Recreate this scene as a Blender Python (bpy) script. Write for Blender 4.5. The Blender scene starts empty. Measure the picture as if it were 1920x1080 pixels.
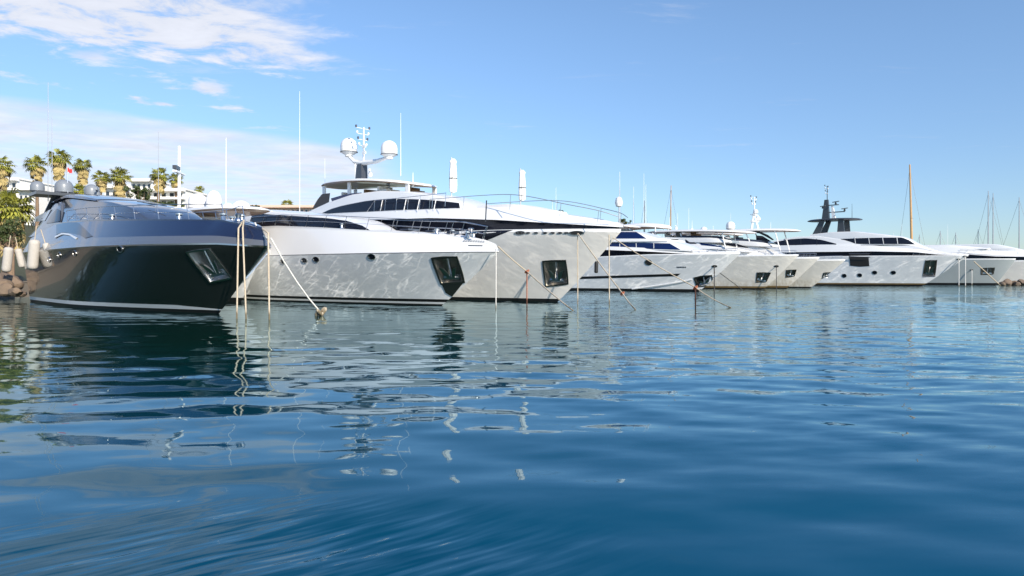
import bpy, bmesh, math, random
import numpy as np
from mathutils import Vector, Matrix
random.seed(7); rng = np.random.default_rng(7)
S = bpy.context.scene; COL = S.collection
F, CAMH, HY = 1280.0, 1.8, 519.0          # focal length in photo pixels, eye height, horizon row (1920 px wide photo)
rad = math.radians

# ------------------------------------------------------------------ materials
MATS = {}
def nodes_of(name):
    m = bpy.data.materials.new(name); m.use_nodes = True
    nt = m.node_tree; b = nt.nodes['Principled BSDF']
    MATS[name] = m
    return m, nt, b
def mat(name, col, rough=.5, metal=0, coat=0, spec=.5, var=0, vscale=3, bump=0, bscale=20, rvar=0):
    m, nt, b = nodes_of(name)
    b.inputs['Base Color'].default_value = (*col, 1); b.inputs['Roughness'].default_value = rough
    b.inputs['Metallic'].default_value = metal; b.inputs['Coat Weight'].default_value = coat
    b.inputs['Coat Roughness'].default_value = .03; b.inputs['Specular IOR Level'].default_value = spec
    if var or bump or rvar:
        tc = nt.nodes.new('ShaderNodeTexCoord')
    if var or rvar:
        n = nt.nodes.new('ShaderNodeTexNoise'); n.inputs['Scale'].default_value = vscale; n.inputs['Detail'].default_value = 5
        nt.links.new(tc.outputs['Object'], n.inputs['Vector'])
    if var:
        mx = nt.nodes.new('ShaderNodeMix'); mx.data_type = 'RGBA'
        mx.inputs['A'].default_value = (*[c*(1-var) for c in col], 1); mx.inputs['B'].default_value = (*[min(1, c*(1+var)) for c in col], 1)
        nt.links.new(n.outputs['Fac'], mx.inputs['Factor']); nt.links.new(mx.outputs['Result'], b.inputs['Base Color'])
    if rvar:
        mr = nt.nodes.new('ShaderNodeMapRange'); mr.inputs['To Min'].default_value = rough; mr.inputs['To Max'].default_value = rough+rvar
        nt.links.new(n.outputs['Fac'], mr.inputs['Value']); nt.links.new(mr.outputs['Result'], b.inputs['Roughness'])
    if bump:
        n2 = nt.nodes.new('ShaderNodeTexNoise'); n2.inputs['Scale'].default_value = bscale; n2.inputs['Detail'].default_value = 4
        nt.links.new(tc.outputs['Object'], n2.inputs['Vector'])
        bp = nt.nodes.new('ShaderNodeBump'); bp.inputs['Strength'].default_value = bump; bp.inputs['Distance'].default_value = .05
        nt.links.new(n2.outputs['Fac'], bp.inputs['Height']); nt.links.new(bp.outputs['Normal'], b.inputs['Normal'])
    return m
mat('hull_white', (.81,.82,.82), .22, coat=.6, var=.03, vscale=.5)
mat('hull_cream', (.82,.79,.74), .22, coat=.6, var=.04, vscale=.5)
def caustic_streaks(name, k, scale, rot, lo, wid):
    # sunlight thrown up by the water, put into the normals as streaks tilted sunward
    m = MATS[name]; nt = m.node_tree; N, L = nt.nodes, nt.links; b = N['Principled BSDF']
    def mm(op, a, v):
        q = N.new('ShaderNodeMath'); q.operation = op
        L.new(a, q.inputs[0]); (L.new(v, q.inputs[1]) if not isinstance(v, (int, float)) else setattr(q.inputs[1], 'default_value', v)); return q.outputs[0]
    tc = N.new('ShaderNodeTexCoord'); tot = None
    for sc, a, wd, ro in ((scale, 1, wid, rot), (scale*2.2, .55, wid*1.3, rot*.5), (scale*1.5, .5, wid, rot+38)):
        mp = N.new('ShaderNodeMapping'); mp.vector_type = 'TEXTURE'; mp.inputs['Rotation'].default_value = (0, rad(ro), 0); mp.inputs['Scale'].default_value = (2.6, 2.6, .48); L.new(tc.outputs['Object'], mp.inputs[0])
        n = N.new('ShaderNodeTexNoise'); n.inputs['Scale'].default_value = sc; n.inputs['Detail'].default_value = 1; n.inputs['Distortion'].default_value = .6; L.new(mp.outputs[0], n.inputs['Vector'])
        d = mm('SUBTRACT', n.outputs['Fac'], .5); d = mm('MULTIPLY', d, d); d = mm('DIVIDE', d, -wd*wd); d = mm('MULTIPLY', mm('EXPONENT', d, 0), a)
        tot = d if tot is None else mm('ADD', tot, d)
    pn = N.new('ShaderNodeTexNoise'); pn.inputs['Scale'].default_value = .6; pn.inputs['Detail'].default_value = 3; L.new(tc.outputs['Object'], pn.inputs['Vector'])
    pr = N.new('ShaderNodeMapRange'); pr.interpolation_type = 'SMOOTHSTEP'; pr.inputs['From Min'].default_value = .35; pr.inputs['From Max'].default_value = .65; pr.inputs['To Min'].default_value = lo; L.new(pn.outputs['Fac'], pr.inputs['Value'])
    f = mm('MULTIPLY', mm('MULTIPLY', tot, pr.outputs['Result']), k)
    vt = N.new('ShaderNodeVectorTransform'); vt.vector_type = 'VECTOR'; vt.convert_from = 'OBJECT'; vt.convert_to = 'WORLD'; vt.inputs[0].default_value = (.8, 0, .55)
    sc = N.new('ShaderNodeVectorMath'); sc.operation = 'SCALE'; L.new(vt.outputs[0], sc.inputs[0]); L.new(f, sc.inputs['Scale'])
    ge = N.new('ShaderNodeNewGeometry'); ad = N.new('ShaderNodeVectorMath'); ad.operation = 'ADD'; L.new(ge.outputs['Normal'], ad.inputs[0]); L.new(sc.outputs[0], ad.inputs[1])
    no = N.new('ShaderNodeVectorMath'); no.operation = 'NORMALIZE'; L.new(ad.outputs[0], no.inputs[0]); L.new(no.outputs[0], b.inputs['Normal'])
caustic_streaks('hull_white', .19, .9, -28, .15, .021); caustic_streaks('hull_cream', .075, .75, 24, .25, .04)
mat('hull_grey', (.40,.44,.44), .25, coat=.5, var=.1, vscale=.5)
mat('white', (.80,.80,.79), .25, coat=.4, var=.02, vscale=.6)
mat('white_deck', (.72,.71,.69), .5, var=.04, vscale=1.5)
mat('underside', (.33,.21,.13), .35, coat=.3)
mat('black_hull', (.018,.021,.022), .18, coat=.9, rvar=.08, vscale=.8)
mat('navy', (.012,.018,.046), .2, coat=.7, metal=.0, rvar=.1, vscale=.7)
mat('grey_band', (.10,.11,.13), .25, coat=.5)
mat('antifoul', (.012,.013,.014), .4)
mat('fouling', (.20,.13,.05), .7, var=.4, vscale=4)
mat('stripe', (.72,.73,.73), .3)
mat('dark_glass', (.010,.012,.020), .06, spec=.35)
mat('blue_glass', (.006,.018,.085), .06, spec=.5)
mat('grey_glass', (.05,.06,.085), .12, coat=.6)
mat('steel', (.62,.62,.62), .28, metal=1)
mat('dark_metal', (.05,.055,.06), .4, metal=.6)
mat('dark_grey', (.045,.05,.06), .35, coat=.3)
mat('pocket_steel', (.42,.40,.36), .42, metal=1, var=.4, vscale=5)
mat('pocket_dark', (.02,.026,.024), .35, coat=.3)
mat('radome_white', (.80,.79,.77), .35)
mat('radome_grey', (.20,.22,.25), .35)
mat('rubber', (.02,.02,.02), .6)
mat('rope', (.55,.46,.34), .85, var=.25, vscale=12, bump=.6, bscale=60)
mat('rope_white', (.70,.68,.63), .8, var=.15, vscale=12, bump=.5, bscale=60)
mat('rope_red', (.36,.13,.07), .85, var=.3, vscale=9)
mat('rope_dark', (.05,.05,.05), .8)
mat('fender', (.46,.43,.39), .75, var=.08, vscale=6, bump=.3, bscale=30)
mat('canvas', (.78,.76,.71), .85, var=.05, vscale=5, bump=.5, bscale=6)
mat('teak', (.30,.16,.07), .55, var=.3, vscale=6)
mat('spar_wood', (.50,.29,.11), .4, coat=.4, var=.15, vscale=2)
mat('alloy', (.40,.41,.43), .4, metal=.5)
mat('trunk', (.22,.15,.10), .9, var=.35, vscale=3, bump=.8, bscale=10)
mat('frond', (.30,.30,.05), .55, var=.55, vscale=1.3)
mat('frond_dry', (.40,.31,.13), .8, var=.4, vscale=1.5)
mat('bush', (.05,.07,.018), .6, var=.6, vscale=.9)
mat('plaster', (.78,.76,.72), .8, var=.05, vscale=.3)
mat('plaster_pink', (.62,.45,.36), .85, var=.08, vscale=.3)
mat('soffit', (.30,.21,.16), .8)
mat('window_glass', (.03,.035,.045), .08, coat=1)
mat('concrete', (.11,.095,.08), .9, var=.25, vscale=.6, bump=.5, bscale=5)
mat('rock', (.17,.125,.09), .9, var=.4, vscale=1.5, bump=1, bscale=4)
mat('ground', (.055,.06,.028), .95, var=.4, vscale=.15)
mat('red_cloth', (.55,.03,.03), .8); mat('white_cloth', (.8,.8,.8), .8)
def by_height(name, col, z0, z1, k=1.0, noise_scale=3.0, world=True):
    # real soiling or wetting that fades with height above the water
    m = MATS[name]; nt = m.node_tree; N, L = nt.nodes, nt.links; b = N['Principled BSDF']; src = b.inputs['Base Color'].links[0].from_socket
    ge = N.new('ShaderNodeNewGeometry'); sp = N.new('ShaderNodeSeparateXYZ'); L.new(ge.outputs['Position'], sp.inputs[0])
    mr = N.new('ShaderNodeMapRange'); mr.interpolation_type = 'SMOOTHSTEP'; mr.inputs['From Min'].default_value = z1; mr.inputs['From Max'].default_value = z0; L.new(sp.outputs['Z'], mr.inputs['Value'])
    mp = N.new('ShaderNodeMapping'); mp.inputs['Scale'].default_value = (1, 1, .3); L.new(ge.outputs['Position'], mp.inputs[0])
    n = N.new('ShaderNodeTexNoise'); n.inputs['Scale'].default_value = noise_scale; n.inputs['Detail'].default_value = 6; L.new(mp.outputs[0], n.inputs['Vector'])
    q = N.new('ShaderNodeMath'); q.operation = 'MULTIPLY'; q.use_clamp = True; L.new(mr.outputs['Result'], q.inputs[0])
    q2 = N.new('ShaderNodeMapRange'); q2.inputs['From Min'].default_value = .3; q2.inputs['From Max'].default_value = .65; q2.inputs['To Max'].default_value = k*1.0; L.new(n.outputs['Fac'], q2.inputs['Value']); L.new(q2.outputs['Result'], q.inputs[1])
    mx = N.new('ShaderNodeMix'); mx.data_type = 'RGBA'; L.new(q.outputs[0], mx.inputs['Factor']); L.new(src, mx.inputs['A']); mx.inputs['B'].default_value = (*col, 1); L.new(mx.outputs['Result'], b.inputs['Base Color'])
mat('hull_stained', (.77,.74,.68), .25, coat=.5, var=.05, vscale=.5); caustic_streaks('hull_stained', .10, .9, 24, .25, .035); by_height('hull_stained', (.34,.25,.13), .2, 2.2, .5)
by_height('rope', (.16,.13,.08), .03, .5, 2, 8); by_height('rope_white', (.20,.17,.11), .03, .4, 2, 8); by_height('rope_red', (.09,.035,.02), .2, .6, 2, 8)
mat('letter', (.33,.35,.38), .4)

# ------------------------------------------------------------------ mesh builder
class MB:
    def __init__(s): s.v = []; s.f = []
    def add(s, vs, fs):
        o = len(s.v); s.v += [tuple(map(float, p)) for p in vs]; s.f += [tuple(i+o for i in f) for f in fs]; return s
    def box(s, c, d, rot=None, bev=0):
        x, y, z = d[0]/2, d[1]/2, d[2]/2
        vs = [Vector((i*x, j*y, k*z)) for i in (-1,1) for j in (-1,1) for k in (-1,1)]
        if rot: vs = [rot @ p for p in vs]
        return s.add([p+Vector(c) for p in vs], [(0,1,3,2),(4,6,7,5),(0,4,5,1),(2,3,7,6),(0,2,6,4),(1,5,7,3)])
    def tube(s, pts, r, n=8, cap=True):
        pts = [Vector(p) for p in pts]; rr = r if hasattr(r, '__len__') else [r]*len(pts)
        vs = []; up = None
        for i, p in enumerate(pts):
            t = (pts[min(i+1, len(pts)-1)]-pts[max(i-1, 0)]).normalized()
            a = up if up is not None and abs(up.dot(t)) < .95 else (Vector((0,0,1)) if abs(t.z) < .9 else Vector((1,0,0)))
            u = t.cross(a).normalized(); w = u.cross(t).normalized(); up = w
            for k in range(n):
                q = 2*math.pi*k/n; vs.append(p+rr[i]*(math.cos(q)*u+math.sin(q)*w))
        fs = [(i*n+k, i*n+(k+1)%n, (i+1)*n+(k+1)%n, (i+1)*n+k) for i in range(len(pts)-1) for k in range(n)]
        if cap: fs += [tuple(range(n))[::-1], tuple(range((len(pts)-1)*n, len(pts)*n))]
        return s.add(vs, fs)
    def lathe(s, prof, c=(0,0,0), n=24):
        vs = [(c[0]+r*math.cos(2*math.pi*k/n), c[1]+r*math.sin(2*math.pi*k/n), c[2]+z) for r, z in prof for k in range(n)]
        fs = [(i*n+k, i*n+(k+1)%n, (i+1)*n+(k+1)%n, (i+1)*n+k) for i in range(len(prof)-1) for k in range(n)]
        fs += [tuple(range(n))[::-1], tuple(range((len(prof)-1)*n, len(prof)*n))]
        return s.add(vs, fs)
    def grid(s, P, closed_v=False):
        P = np.asarray(P, float); a, b = P.shape[:2]
        fs = [(i*b+j, i*b+(j+1)%b, (i+1)*b+(j+1)%b, (i+1)*b+j) for i in range(a-1) for j in range(b if closed_v else b-1)]
        return s.add(P.reshape(-1, 3), fs)
    def prism(s, poly, d):     # poly: 3D points, d: extrusion vector
        n = len(poly); d = Vector(d); vs = [Vector(p) for p in poly]+[Vector(p)+d for p in poly]
        return s.add(vs, [tuple(range(n))[::-1], tuple(range(n, 2*n))]+[(i, (i+1) % n, (i+1) % n+n, i+n) for i in range(n)])
    def build(s, name, m, parent=None, ang=40, loc=None):
        me = bpy.data.meshes.new(name); me.from_pydata(s.v, [], s.f); me.validate()
        bm = bmesh.new(); bm.from_mesh(me); bmesh.ops.recalc_face_normals(bm, faces=bm.faces); bm.to_mesh(me); bm.free()
        return link(name, me, m, parent, ang, loc)
def link(name, me, m, parent=None, ang=40, loc=None):
    me.shade_smooth()
    if ang < 180: me.set_sharp_from_angle(angle=rad(ang))
    o = bpy.data.objects.new(name, me); COL.objects.link(o)
    if m is not None: me.materials.append(MATS[m])
    if parent is not None: o.parent = parent
    if loc is not None: o.location = loc
    return o
def empty(name, loc, rz=0):
    o = bpy.data.objects.new(name, None); COL.objects.link(o); o.location = loc; o.rotation_euler = (0, 0, rz); o.empty_display_size = .3
    return o
def tag(o, label=None, cat=None, group=None, kind=None):
    if label: o['label'] = label
    if cat: o['category'] = cat
    if group: o['group'] = group
    if kind: o['kind'] = kind
    return o
def copy_tree(o, parent=None):
    c = o.copy(); COL.objects.link(c)
    if parent is not None: c.parent = parent
    for ch in list(o.children): copy_tree(ch, c)
    return c
def W(px, py, d):                       # the point that a photo pixel shows, at distance d in front of the eye
    return Vector(((px-960)/F*d, d, CAMH+(HY-py)/F*d))
def on_water(px, py):
    d = F*CAMH/(py-HY); return Vector(((px-960)/F*d, d, 0))
def resample(pts, n):
    pts = np.array(pts, float); t = np.linspace(0, 1, len(pts)); tt = np.linspace(0, 1, n)
    return np.stack([np.interp(tt, t, pts[:, k]) for k in range(pts.shape[1])], 1)
def smooth_curve(pts, n):
    pts = np.array(pts, float); m = len(pts)
    if m < 3: return resample(pts, n)
    d = np.r_[0, np.cumsum(np.linalg.norm(np.diff(pts, axis=0), axis=1))]
    out = []
    for u in np.linspace(0, d[-1], n):
        i = min(max(np.searchsorted(d, u)-1, 0), m-2); t = (u-d[i])/(d[i+1]-d[i])
        h = d[i+1]-d[i]
        m0 = (pts[i+1]-pts[max(i-1,0)])/(d[i+1]-d[max(i-1,0)])*h
        m1 = (pts[min(i+2,m-1)]-pts[i])/(d[min(i+2,m-1)]-d[i])*h
        out.append((2*t**3-3*t*t+1)*pts[i]+(t**3-2*t*t+t)*m0+(3*t*t-2*t**3)*pts[i+1]+(t**3-t*t)*m1)
    return np.array(out)

# ------------------------------------------------------------------ yachts
class Yacht:
    """local axes: x forward (0 = stem at the waterline), y to port, z up from the water"""
    def __init__(s, label, px, py, yaw, R, L, B, zk, zd, group='yachts moored in a row with their bows to the basin', cat='yacht', name='motor_yacht', p=(1.5, 2.5), ins=.5, rt=-.3, wbr=.86):
        s.O = on_water(px, py); a = rad(yaw); s.u = (math.cos(a), math.sin(a)); s.v = (-math.sin(a), math.cos(a))
        s.R, s.L, s.B, s.p, s.ins, s.rt, s.wbr = R, L, B, p, ins, rt, wbr
        s._zk, s._zd = np.array(zk, float).T, np.array(zd, float).T
        s.root = tag(empty(name, s.O, a), label, cat, group)
        s.zkt = s._zk[1][-1]; s.bands = {}
    def at(s, px, py, y):
        dx, dz = (px-960)/F, (HY-py)/F
        t = (y+s.O.x*s.v[0]+s.O.y*s.v[1])/(dx*s.v[0]+s.v[1])
        X, Y = t*dx-s.O.x, t-s.O.y
        return (X*s.u[0]+Y*s.u[1], CAMH+t*dz)
    def y_at(s, px, x):                 # local y of the point at station x seen in photo column px
        k = (px-960)/F; X, Y = s.O.x+x*s.u[0], s.O.y+x*s.u[1]
        return (k*Y-X)/(s.v[0]-k*s.v[1])
    def zk(s, sx): return np.interp(-s.L+sx*(s.L+s.R), s._zk[0], s._zk[1])
    def zd(s, sx): return np.interp(-s.L+sx*(s.L+s.R), s._zd[0], s._zd[1])
    def xs(s, z):
        if z > s.zkt: return s.R+s.rt*(z-s.zkt)
        return s.R*(z/s.zkt)**.94 if z > 0 else s.R*.8*z/s.zkt
    def yk(s, sx, z, zk):
        x = -s.L+sx*(s.L+s.xs(z)); a = min(z/zk, 1)
        fb = s.wbr+(1-s.wbr)*a if a > 0 else s.wbr*(1+.35*a)
        x0 = -s.L*.55; e = s.xs(z); q = min(max((x-x0)/(e-x0), 0), 1)
        aa = max(a, 0); p = s.p[0]+(s.p[1]-s.p[0])*aa
        ta = min(max((x0-x)/(s.L+x0), 0), 1)
        return s.B*fb*(max(1-q**p, 0))**(1-.22*aa)*(1-.08*ta*ta)
    def pt(s, sx, z, side=-1):
        zk = float(s.zk(sx))
        if z <= zk: return np.array((-s.L+sx*(s.L+s.xs(z)), side*s.yk(sx, z, zk), z))
        zd = float(s.zd(sx)); t = (z-zk)/max(zd-zk, .01); y = s.yk(sx, zk, zk)
        return np.array((-s.L+sx*(s.L+s.xs(z)), side*(y-min(s.ins*t, .55*y*t)), z))
    def xz(s, x, z, side=-1):
        return s.pt(min((x+s.L)/(s.L+s.xs(z)), 1), z, side)
    def nrm(s, x, z, side=-1):
        e = .05; x = min(x, s.xs(z)-.3); a = s.xz(x+e, z, side)-s.xz(x-e, z, side); b = s.xz(x, z+e, side)-s.xz(x, z-e, side)
        n = np.cross(a, b); n /= max(np.linalg.norm(n), 1e-9)
        return n if n[1]*side > 0 else -n
    def on(s, px, py):                  # the hull point a photo pixel shows
        y = -s.B*.8
        for i in range(40):
            x, z = s.at(px, py, y); y = .5*y+.5*s.xz(min(x, s.xs(z)-.02), z)[1]
        return (x, z)
    def band(s, name, m, lo, hi, n=4, ns=70, cuts=(), sides=(-1, 1), parent=None):
        u = np.linspace(0, 1, ns); ss = 1-(1-u)**1.7
        for_b = MB()
        rows = []
        zl = [lo(q) if callable(lo) else lo for q in ss]; zh = [hi(q) if callable(hi) else hi for q in ss]
        for j in range(n+1):
            rows.append([s.pt(q, zl[i]+(zh[i]-zl[i])*j/n, -1) for i, q in enumerate(ss)] + [s.pt(q, zl[i]+(zh[i]-zl[i])*j/n, 1) for i, q in list(enumerate(ss))[::-1][1:]])
        for_b.grid(rows)
        o = for_b.build(name, m, parent or s.root, 35)
        for c in cuts: s._cut(o.data, *c)
        return o
    def _cut(s, me, corners, side):
        P = [Vector(s.xz(x, z, side)) for x, z in corners]; c = sum(P, Vector())/len(P)
        n = (P[1]-P[0]).cross(P[3]-P[0]).normalized(); R = max((p-c).length for p in P)*1.8
        planes = []
        for i in range(4):
            d = (P[(i+1) % 4]-P[i]); q = d.cross(n).normalized()
            if q.dot(c-P[i]) > 0: q = -q
            planes.append((P[i], q))
        bm = bmesh.new(); bm.from_mesh(me)
        for co, no in planes:
            fs = [f for f in bm.faces if (f.calc_center_median()-c).length < R+1.5 and f.calc_center_median().y*side > 0]
            g = set(fs); [g.update(f.edges) for f in fs]; [g.update(f.verts) for f in fs]
            bmesh.ops.bisect_plane(bm, geom=list(g), plane_co=co, plane_no=no)
        dead = [f for f in bm.faces if (f.calc_center_median()-c).length < R+1.5 and f.calc_center_median().y*side > 0 and all((f.calc_center_median()-co).dot(no) < 0 for co, no in planes)]
        bmesh.ops.delete(bm, geom=dead, context='FACES'); bm.to_mesh(me); bm.free()
    def patch(s, name, m, top, bot, off=.02, nu=14, nv=5, parent=None, side=-1, surf=None, thick=.03):
        T, Bm = resample(top, nu), resample(bot, nu); f = surf or (lambda x, z: s.xz(x, z, side))
        def nr(x, z):
            if surf is None: return s.nrm(x, z, side)
            return np.array((0, side, 0.))
        A = [[(lambda x, z: f(x, z)+nr(x, z)*off)(*(T[i]*(1-j/nv)+Bm[i]*j/nv)) for j in range(nv+1)] for i in range(nu)]
        Bk = [[(lambda x, z: f(x, z)+nr(x, z)*(off-thick))(*(T[i]*(1-j/nv)+Bm[i]*j/nv)) for j in range(nv+1)] for i in range(nu)]
        mb = MB(); mb.grid(A)
        ring = lambda G: [G[i][0] for i in range(nu)]+[G[nu-1][j] for j in range(1, nv+1)]+[G[i][nv] for i in range(nu-2, -1, -1)]+[G[0][j] for j in range(nv-1, 0, -1)]
        mb.grid([ring(A), ring(Bk)], closed_v=True)
        return mb.build(name, m, parent or s.root, 35)
    def hull_patch(s, name, m, top, bot, **k):   # photo pixel lists -> a patch on the starboard topside
        return s.patch(name, m, [s.on(*p) for p in top], [s.on(*p) for p in bot], **k)
    def porthole(s, px, py, r=.16, rx=None, m='dark_glass'):
        x, z = s.on(px, py); s.porthole_xz(x, z, r, rx, m)
    def porthole_xz(s, x, z, r=.16, rx=None, m='dark_glass'):
        rx = rx or r; c = s.xz(x, z); n = s.nrm(x, z)
        a = s.xz(x+.1, z)-s.xz(x-.1, z); a /= np.linalg.norm(a); b = np.cross(n, a)
        ring = lambda k, off: [c+n*off+k*(rx*math.cos(q)*a+r*math.sin(q)*b) for q in np.linspace(0, 2*math.pi, 20, endpoint=False)]
        f = MB().grid([ring(1.3, -.01), ring(1.3, .035), ring(1.02, .035), ring(.98, -.02)], closed_v=True).build('porthole', 'steel', s.root, 30)
        mb = MB(); v = ring(1.0, .022); mb.add(v, [tuple(range(20))]); mb.build('pane', m, f)
        return f
    def pocket(s, corners, side=-1, depth=.55, frame='pocket_dark', fw=.1, inner='pocket_dark', anchor=True, fthick=.04):
        cs = corners; nn = 8
        edge = [(np.array(cs[i])*(1-k/nn)+np.array(cs[(i+1) % 4])*k/nn) for i in range(4) for k in range(nn)]
        c2 = np.mean(np.array(cs), 0); cen = s.xz(*c2, side); n = s.nrm(*c2, side)
        P0 = [s.xz(*p, side) for p in edge]
        N = [s.nrm(*p, side) for p in edge]
        out = [s.xz(*(p+(p-c2)/np.linalg.norm(p-c2)*fw), side) for p in edge]
        fr = MB().grid([[o-k*.01 for o, k in zip(out, N)], [o+k*fthick for o, k in zip(out, N)], [o+k*fthick for o, k in zip(P0, N)], [o-k*.05 for o, k in zip(P0, N)]], closed_v=True).build('anchor_pocket', frame, s.root, 30)
        back = [cen+(p-cen)*.75-n*depth for p in P0]
        mb = MB().grid([[o-k*.02 for o, k in zip(P0, N)], back], closed_v=True); mb.add(back, [tuple(range(len(back)))[::-1]]); mb.build('recess', inner, fr, 30)
        if anchor:
            up = (s.xz(*((np.array(cs[0])+cs[1])/2), side)-s.xz(*((np.array(cs[2])+cs[3])/2), side)); h = np.linalg.norm(up); up /= h
            ax = np.cross(n, up); ax /= np.linalg.norm(ax); w = np.linalg.norm(s.xz(*cs[1], side)-s.xz(*cs[0], side))
            q = lambda a, b, d: cen+ax*a*w+up*b*h+n*d
            am = MB().tube([q(0, .42, -.3), q(0, 0, -.16), q(0, -.3, -.1)], [.07, .08, .1], 8)
            for sg in (-1, 1):
                am.prism([q(0, -.36, -.1), q(sg*.16, -.33, -.08), q(sg*.36, .12, -.04), q(sg*.20, .06, -.06), q(sg*.1, -.12, -.1)], tuple(n*.07))
            am.tube([q(-.3, -.32, -.08), q(.3, -.32, -.08)], .07, 8)
            am.prism([q(-.36, -.38, -.05), q(.36, -.38, -.05), q(.30, -.24, -.12), q(-.30, -.24, -.12)], tuple(n*.05))
            am.build('anchor', 'steel', fr, 40)
        return fr
    def deck(s, m='white_deck', drop=.12, camber=.12):
        ss = 1-(1-np.linspace(0, 1, 60))**1.7; rows = []
        for q in ss:
            z = float(s.zd(q)); a = s.pt(q, z, -1); y = abs(a[1])*.97
            rows.append([(a[0]-.02, yy*y, z-drop+camber*(1-yy*yy)) for yy in np.linspace(-1, 1, 9)])
        MB().grid(rows).build('deck', m, s.root, 60)
        # cap rail along the sheer and the transom
        sec = []
        for q in list(ss):
            z = float(s.zd(q)); a = s.pt(q, z, -1); y = abs(a[1]); x = a[0]
            sec.append([(x, -y-.03, z-.05), (x, -y-.02, z+.035), (x, -max(y-.16, 0), z+.035), (x, -max(y-.16, 0), z-.2)])
        left = np.array(sec); right = left.copy(); right[:, :, 1] *= -1
        MB().grid(left).grid(right).build('cap_rail', 'white' if m != 'navy' else 'navy', s.root, 40)
        z = np.linspace(-.5, float(s.zd(0)), 10); P = [s.pt(0, k, -1) for k in z]
        MB().grid([[(p[0], p[1]*k, p[2]) for k in np.linspace(-1, 1, 7)] for p in P]).build('transom', 'hull_white' if m != 'navy' else 'black_hull', s.root, 60)
    def rail(s, x0, x1, n, h=.75, lean=.45, r=.022, inset=.12, m='steel', mid=True, sides=(-1, 1), z0=0):
        for side in sides:
            xsn = np.linspace(x0, x1, n); top = []; feet = []
            for x in np.linspace(x0, x1, n*3-2):
                q = min((x+s.L)/(s.L+s.R), .995); z = float(s.zd(q)); a = s.pt(q, z, side); a[1] -= side*min(inset, abs(a[1]))
                feet.append(a+np.array((0, 0, z0))); top.append(a+np.array((lean, 0, h+z0)))
            mb = MB().tube(top, r, 6)
            if mid: mb.tube([(a+b)/2 for a, b in zip(feet, top)], r*.6, 5)
            ro = mb.build('railing', m, s.root)
            for i in range(0, len(feet), 3):
                MB().tube([feet[i], top[i]], r*.9, 6).build('stanchion', m, ro)
    # --- superstructure tiers
    def tier(s, name, m, st, n=40, parent=None, ends=True, edge=.12):
        """st rows: x, z base, z top, half width base, half width top, camber"""
        st = np.array(sorted(st, key=lambda r: r[0]), float); X = np.linspace(st[0, 0], st[-1, 0], n)
        C = [np.interp(X, st[:, 0], st[:, k]) for k in range(1, 6)]
        for _ in range(2):
            C = [np.r_[c[0], (c[:-2]+2*c[1:-1]+c[2:])/4, c[-1]] for c in C]
        zb, zt, wb, wt, cm = C; rows = []
        for i in range(n):
            h = []
            for t in (0, .33, .66): h.append((wb[i]+(wt[i]-wb[i])*t, zb[i]+(zt[i]-zb[i])*t))
            e = min(edge, max(wt[i], .02)*.6, max(zt[i]-zb[i], .02)*.5)
            for q in (0, 30, 60, 90): h.append((wt[i]-e+e*math.cos(rad(q)), zt[i]-e+e*math.sin(rad(q))))
            for t in (.6, .3, 0): h.append(((wt[i]-e)*t, zt[i]+cm[i]*(1-t*t)))
            rows.append([(X[i], -y, z) for y, z in h]+[(X[i], y, z) for y, z in h[::-1][1:]])
        mb = MB().grid(rows)
        k = len(rows[0]); mb.add(rows[0], [tuple(range(k))]); mb.add(rows[-1], [tuple(range(k))[::-1]])
        o = mb.build(name, m, parent or s.root, 38)
        def surf(x, z, side=-1):
            a, b, c, d = (np.interp(x, X, q) for q in (zb, zt, wb, wt)); t = (z-a)/max(b-a, .05)
            return np.array((x, side*(c+(d-c)*min(max(t, -.3), 1.1)), z))
        o_surf[o.name] = surf
        return o, surf
    def win(s, top, bot, surf, y, m='dark_glass', name='window', off=.03, parent=None, both=False):
        """photo pixels on the plane y=-y -> glass on the tier's starboard side"""
        T = [s.at(*p, -y) for p in top]; Bm = [s.at(*p, -y) for p in bot]
        o = s.patch(name, m, T, Bm, off=off, surf=lambda x, z: surf(x, z, -1), nu=20, nv=3, parent=parent)
        if both: s.patch(name, m, T, Bm, off=off, surf=lambda x, z: surf(x, z, 1), nu=20, nv=3, parent=parent, side=1)
        return o
o_surf = {}

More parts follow.
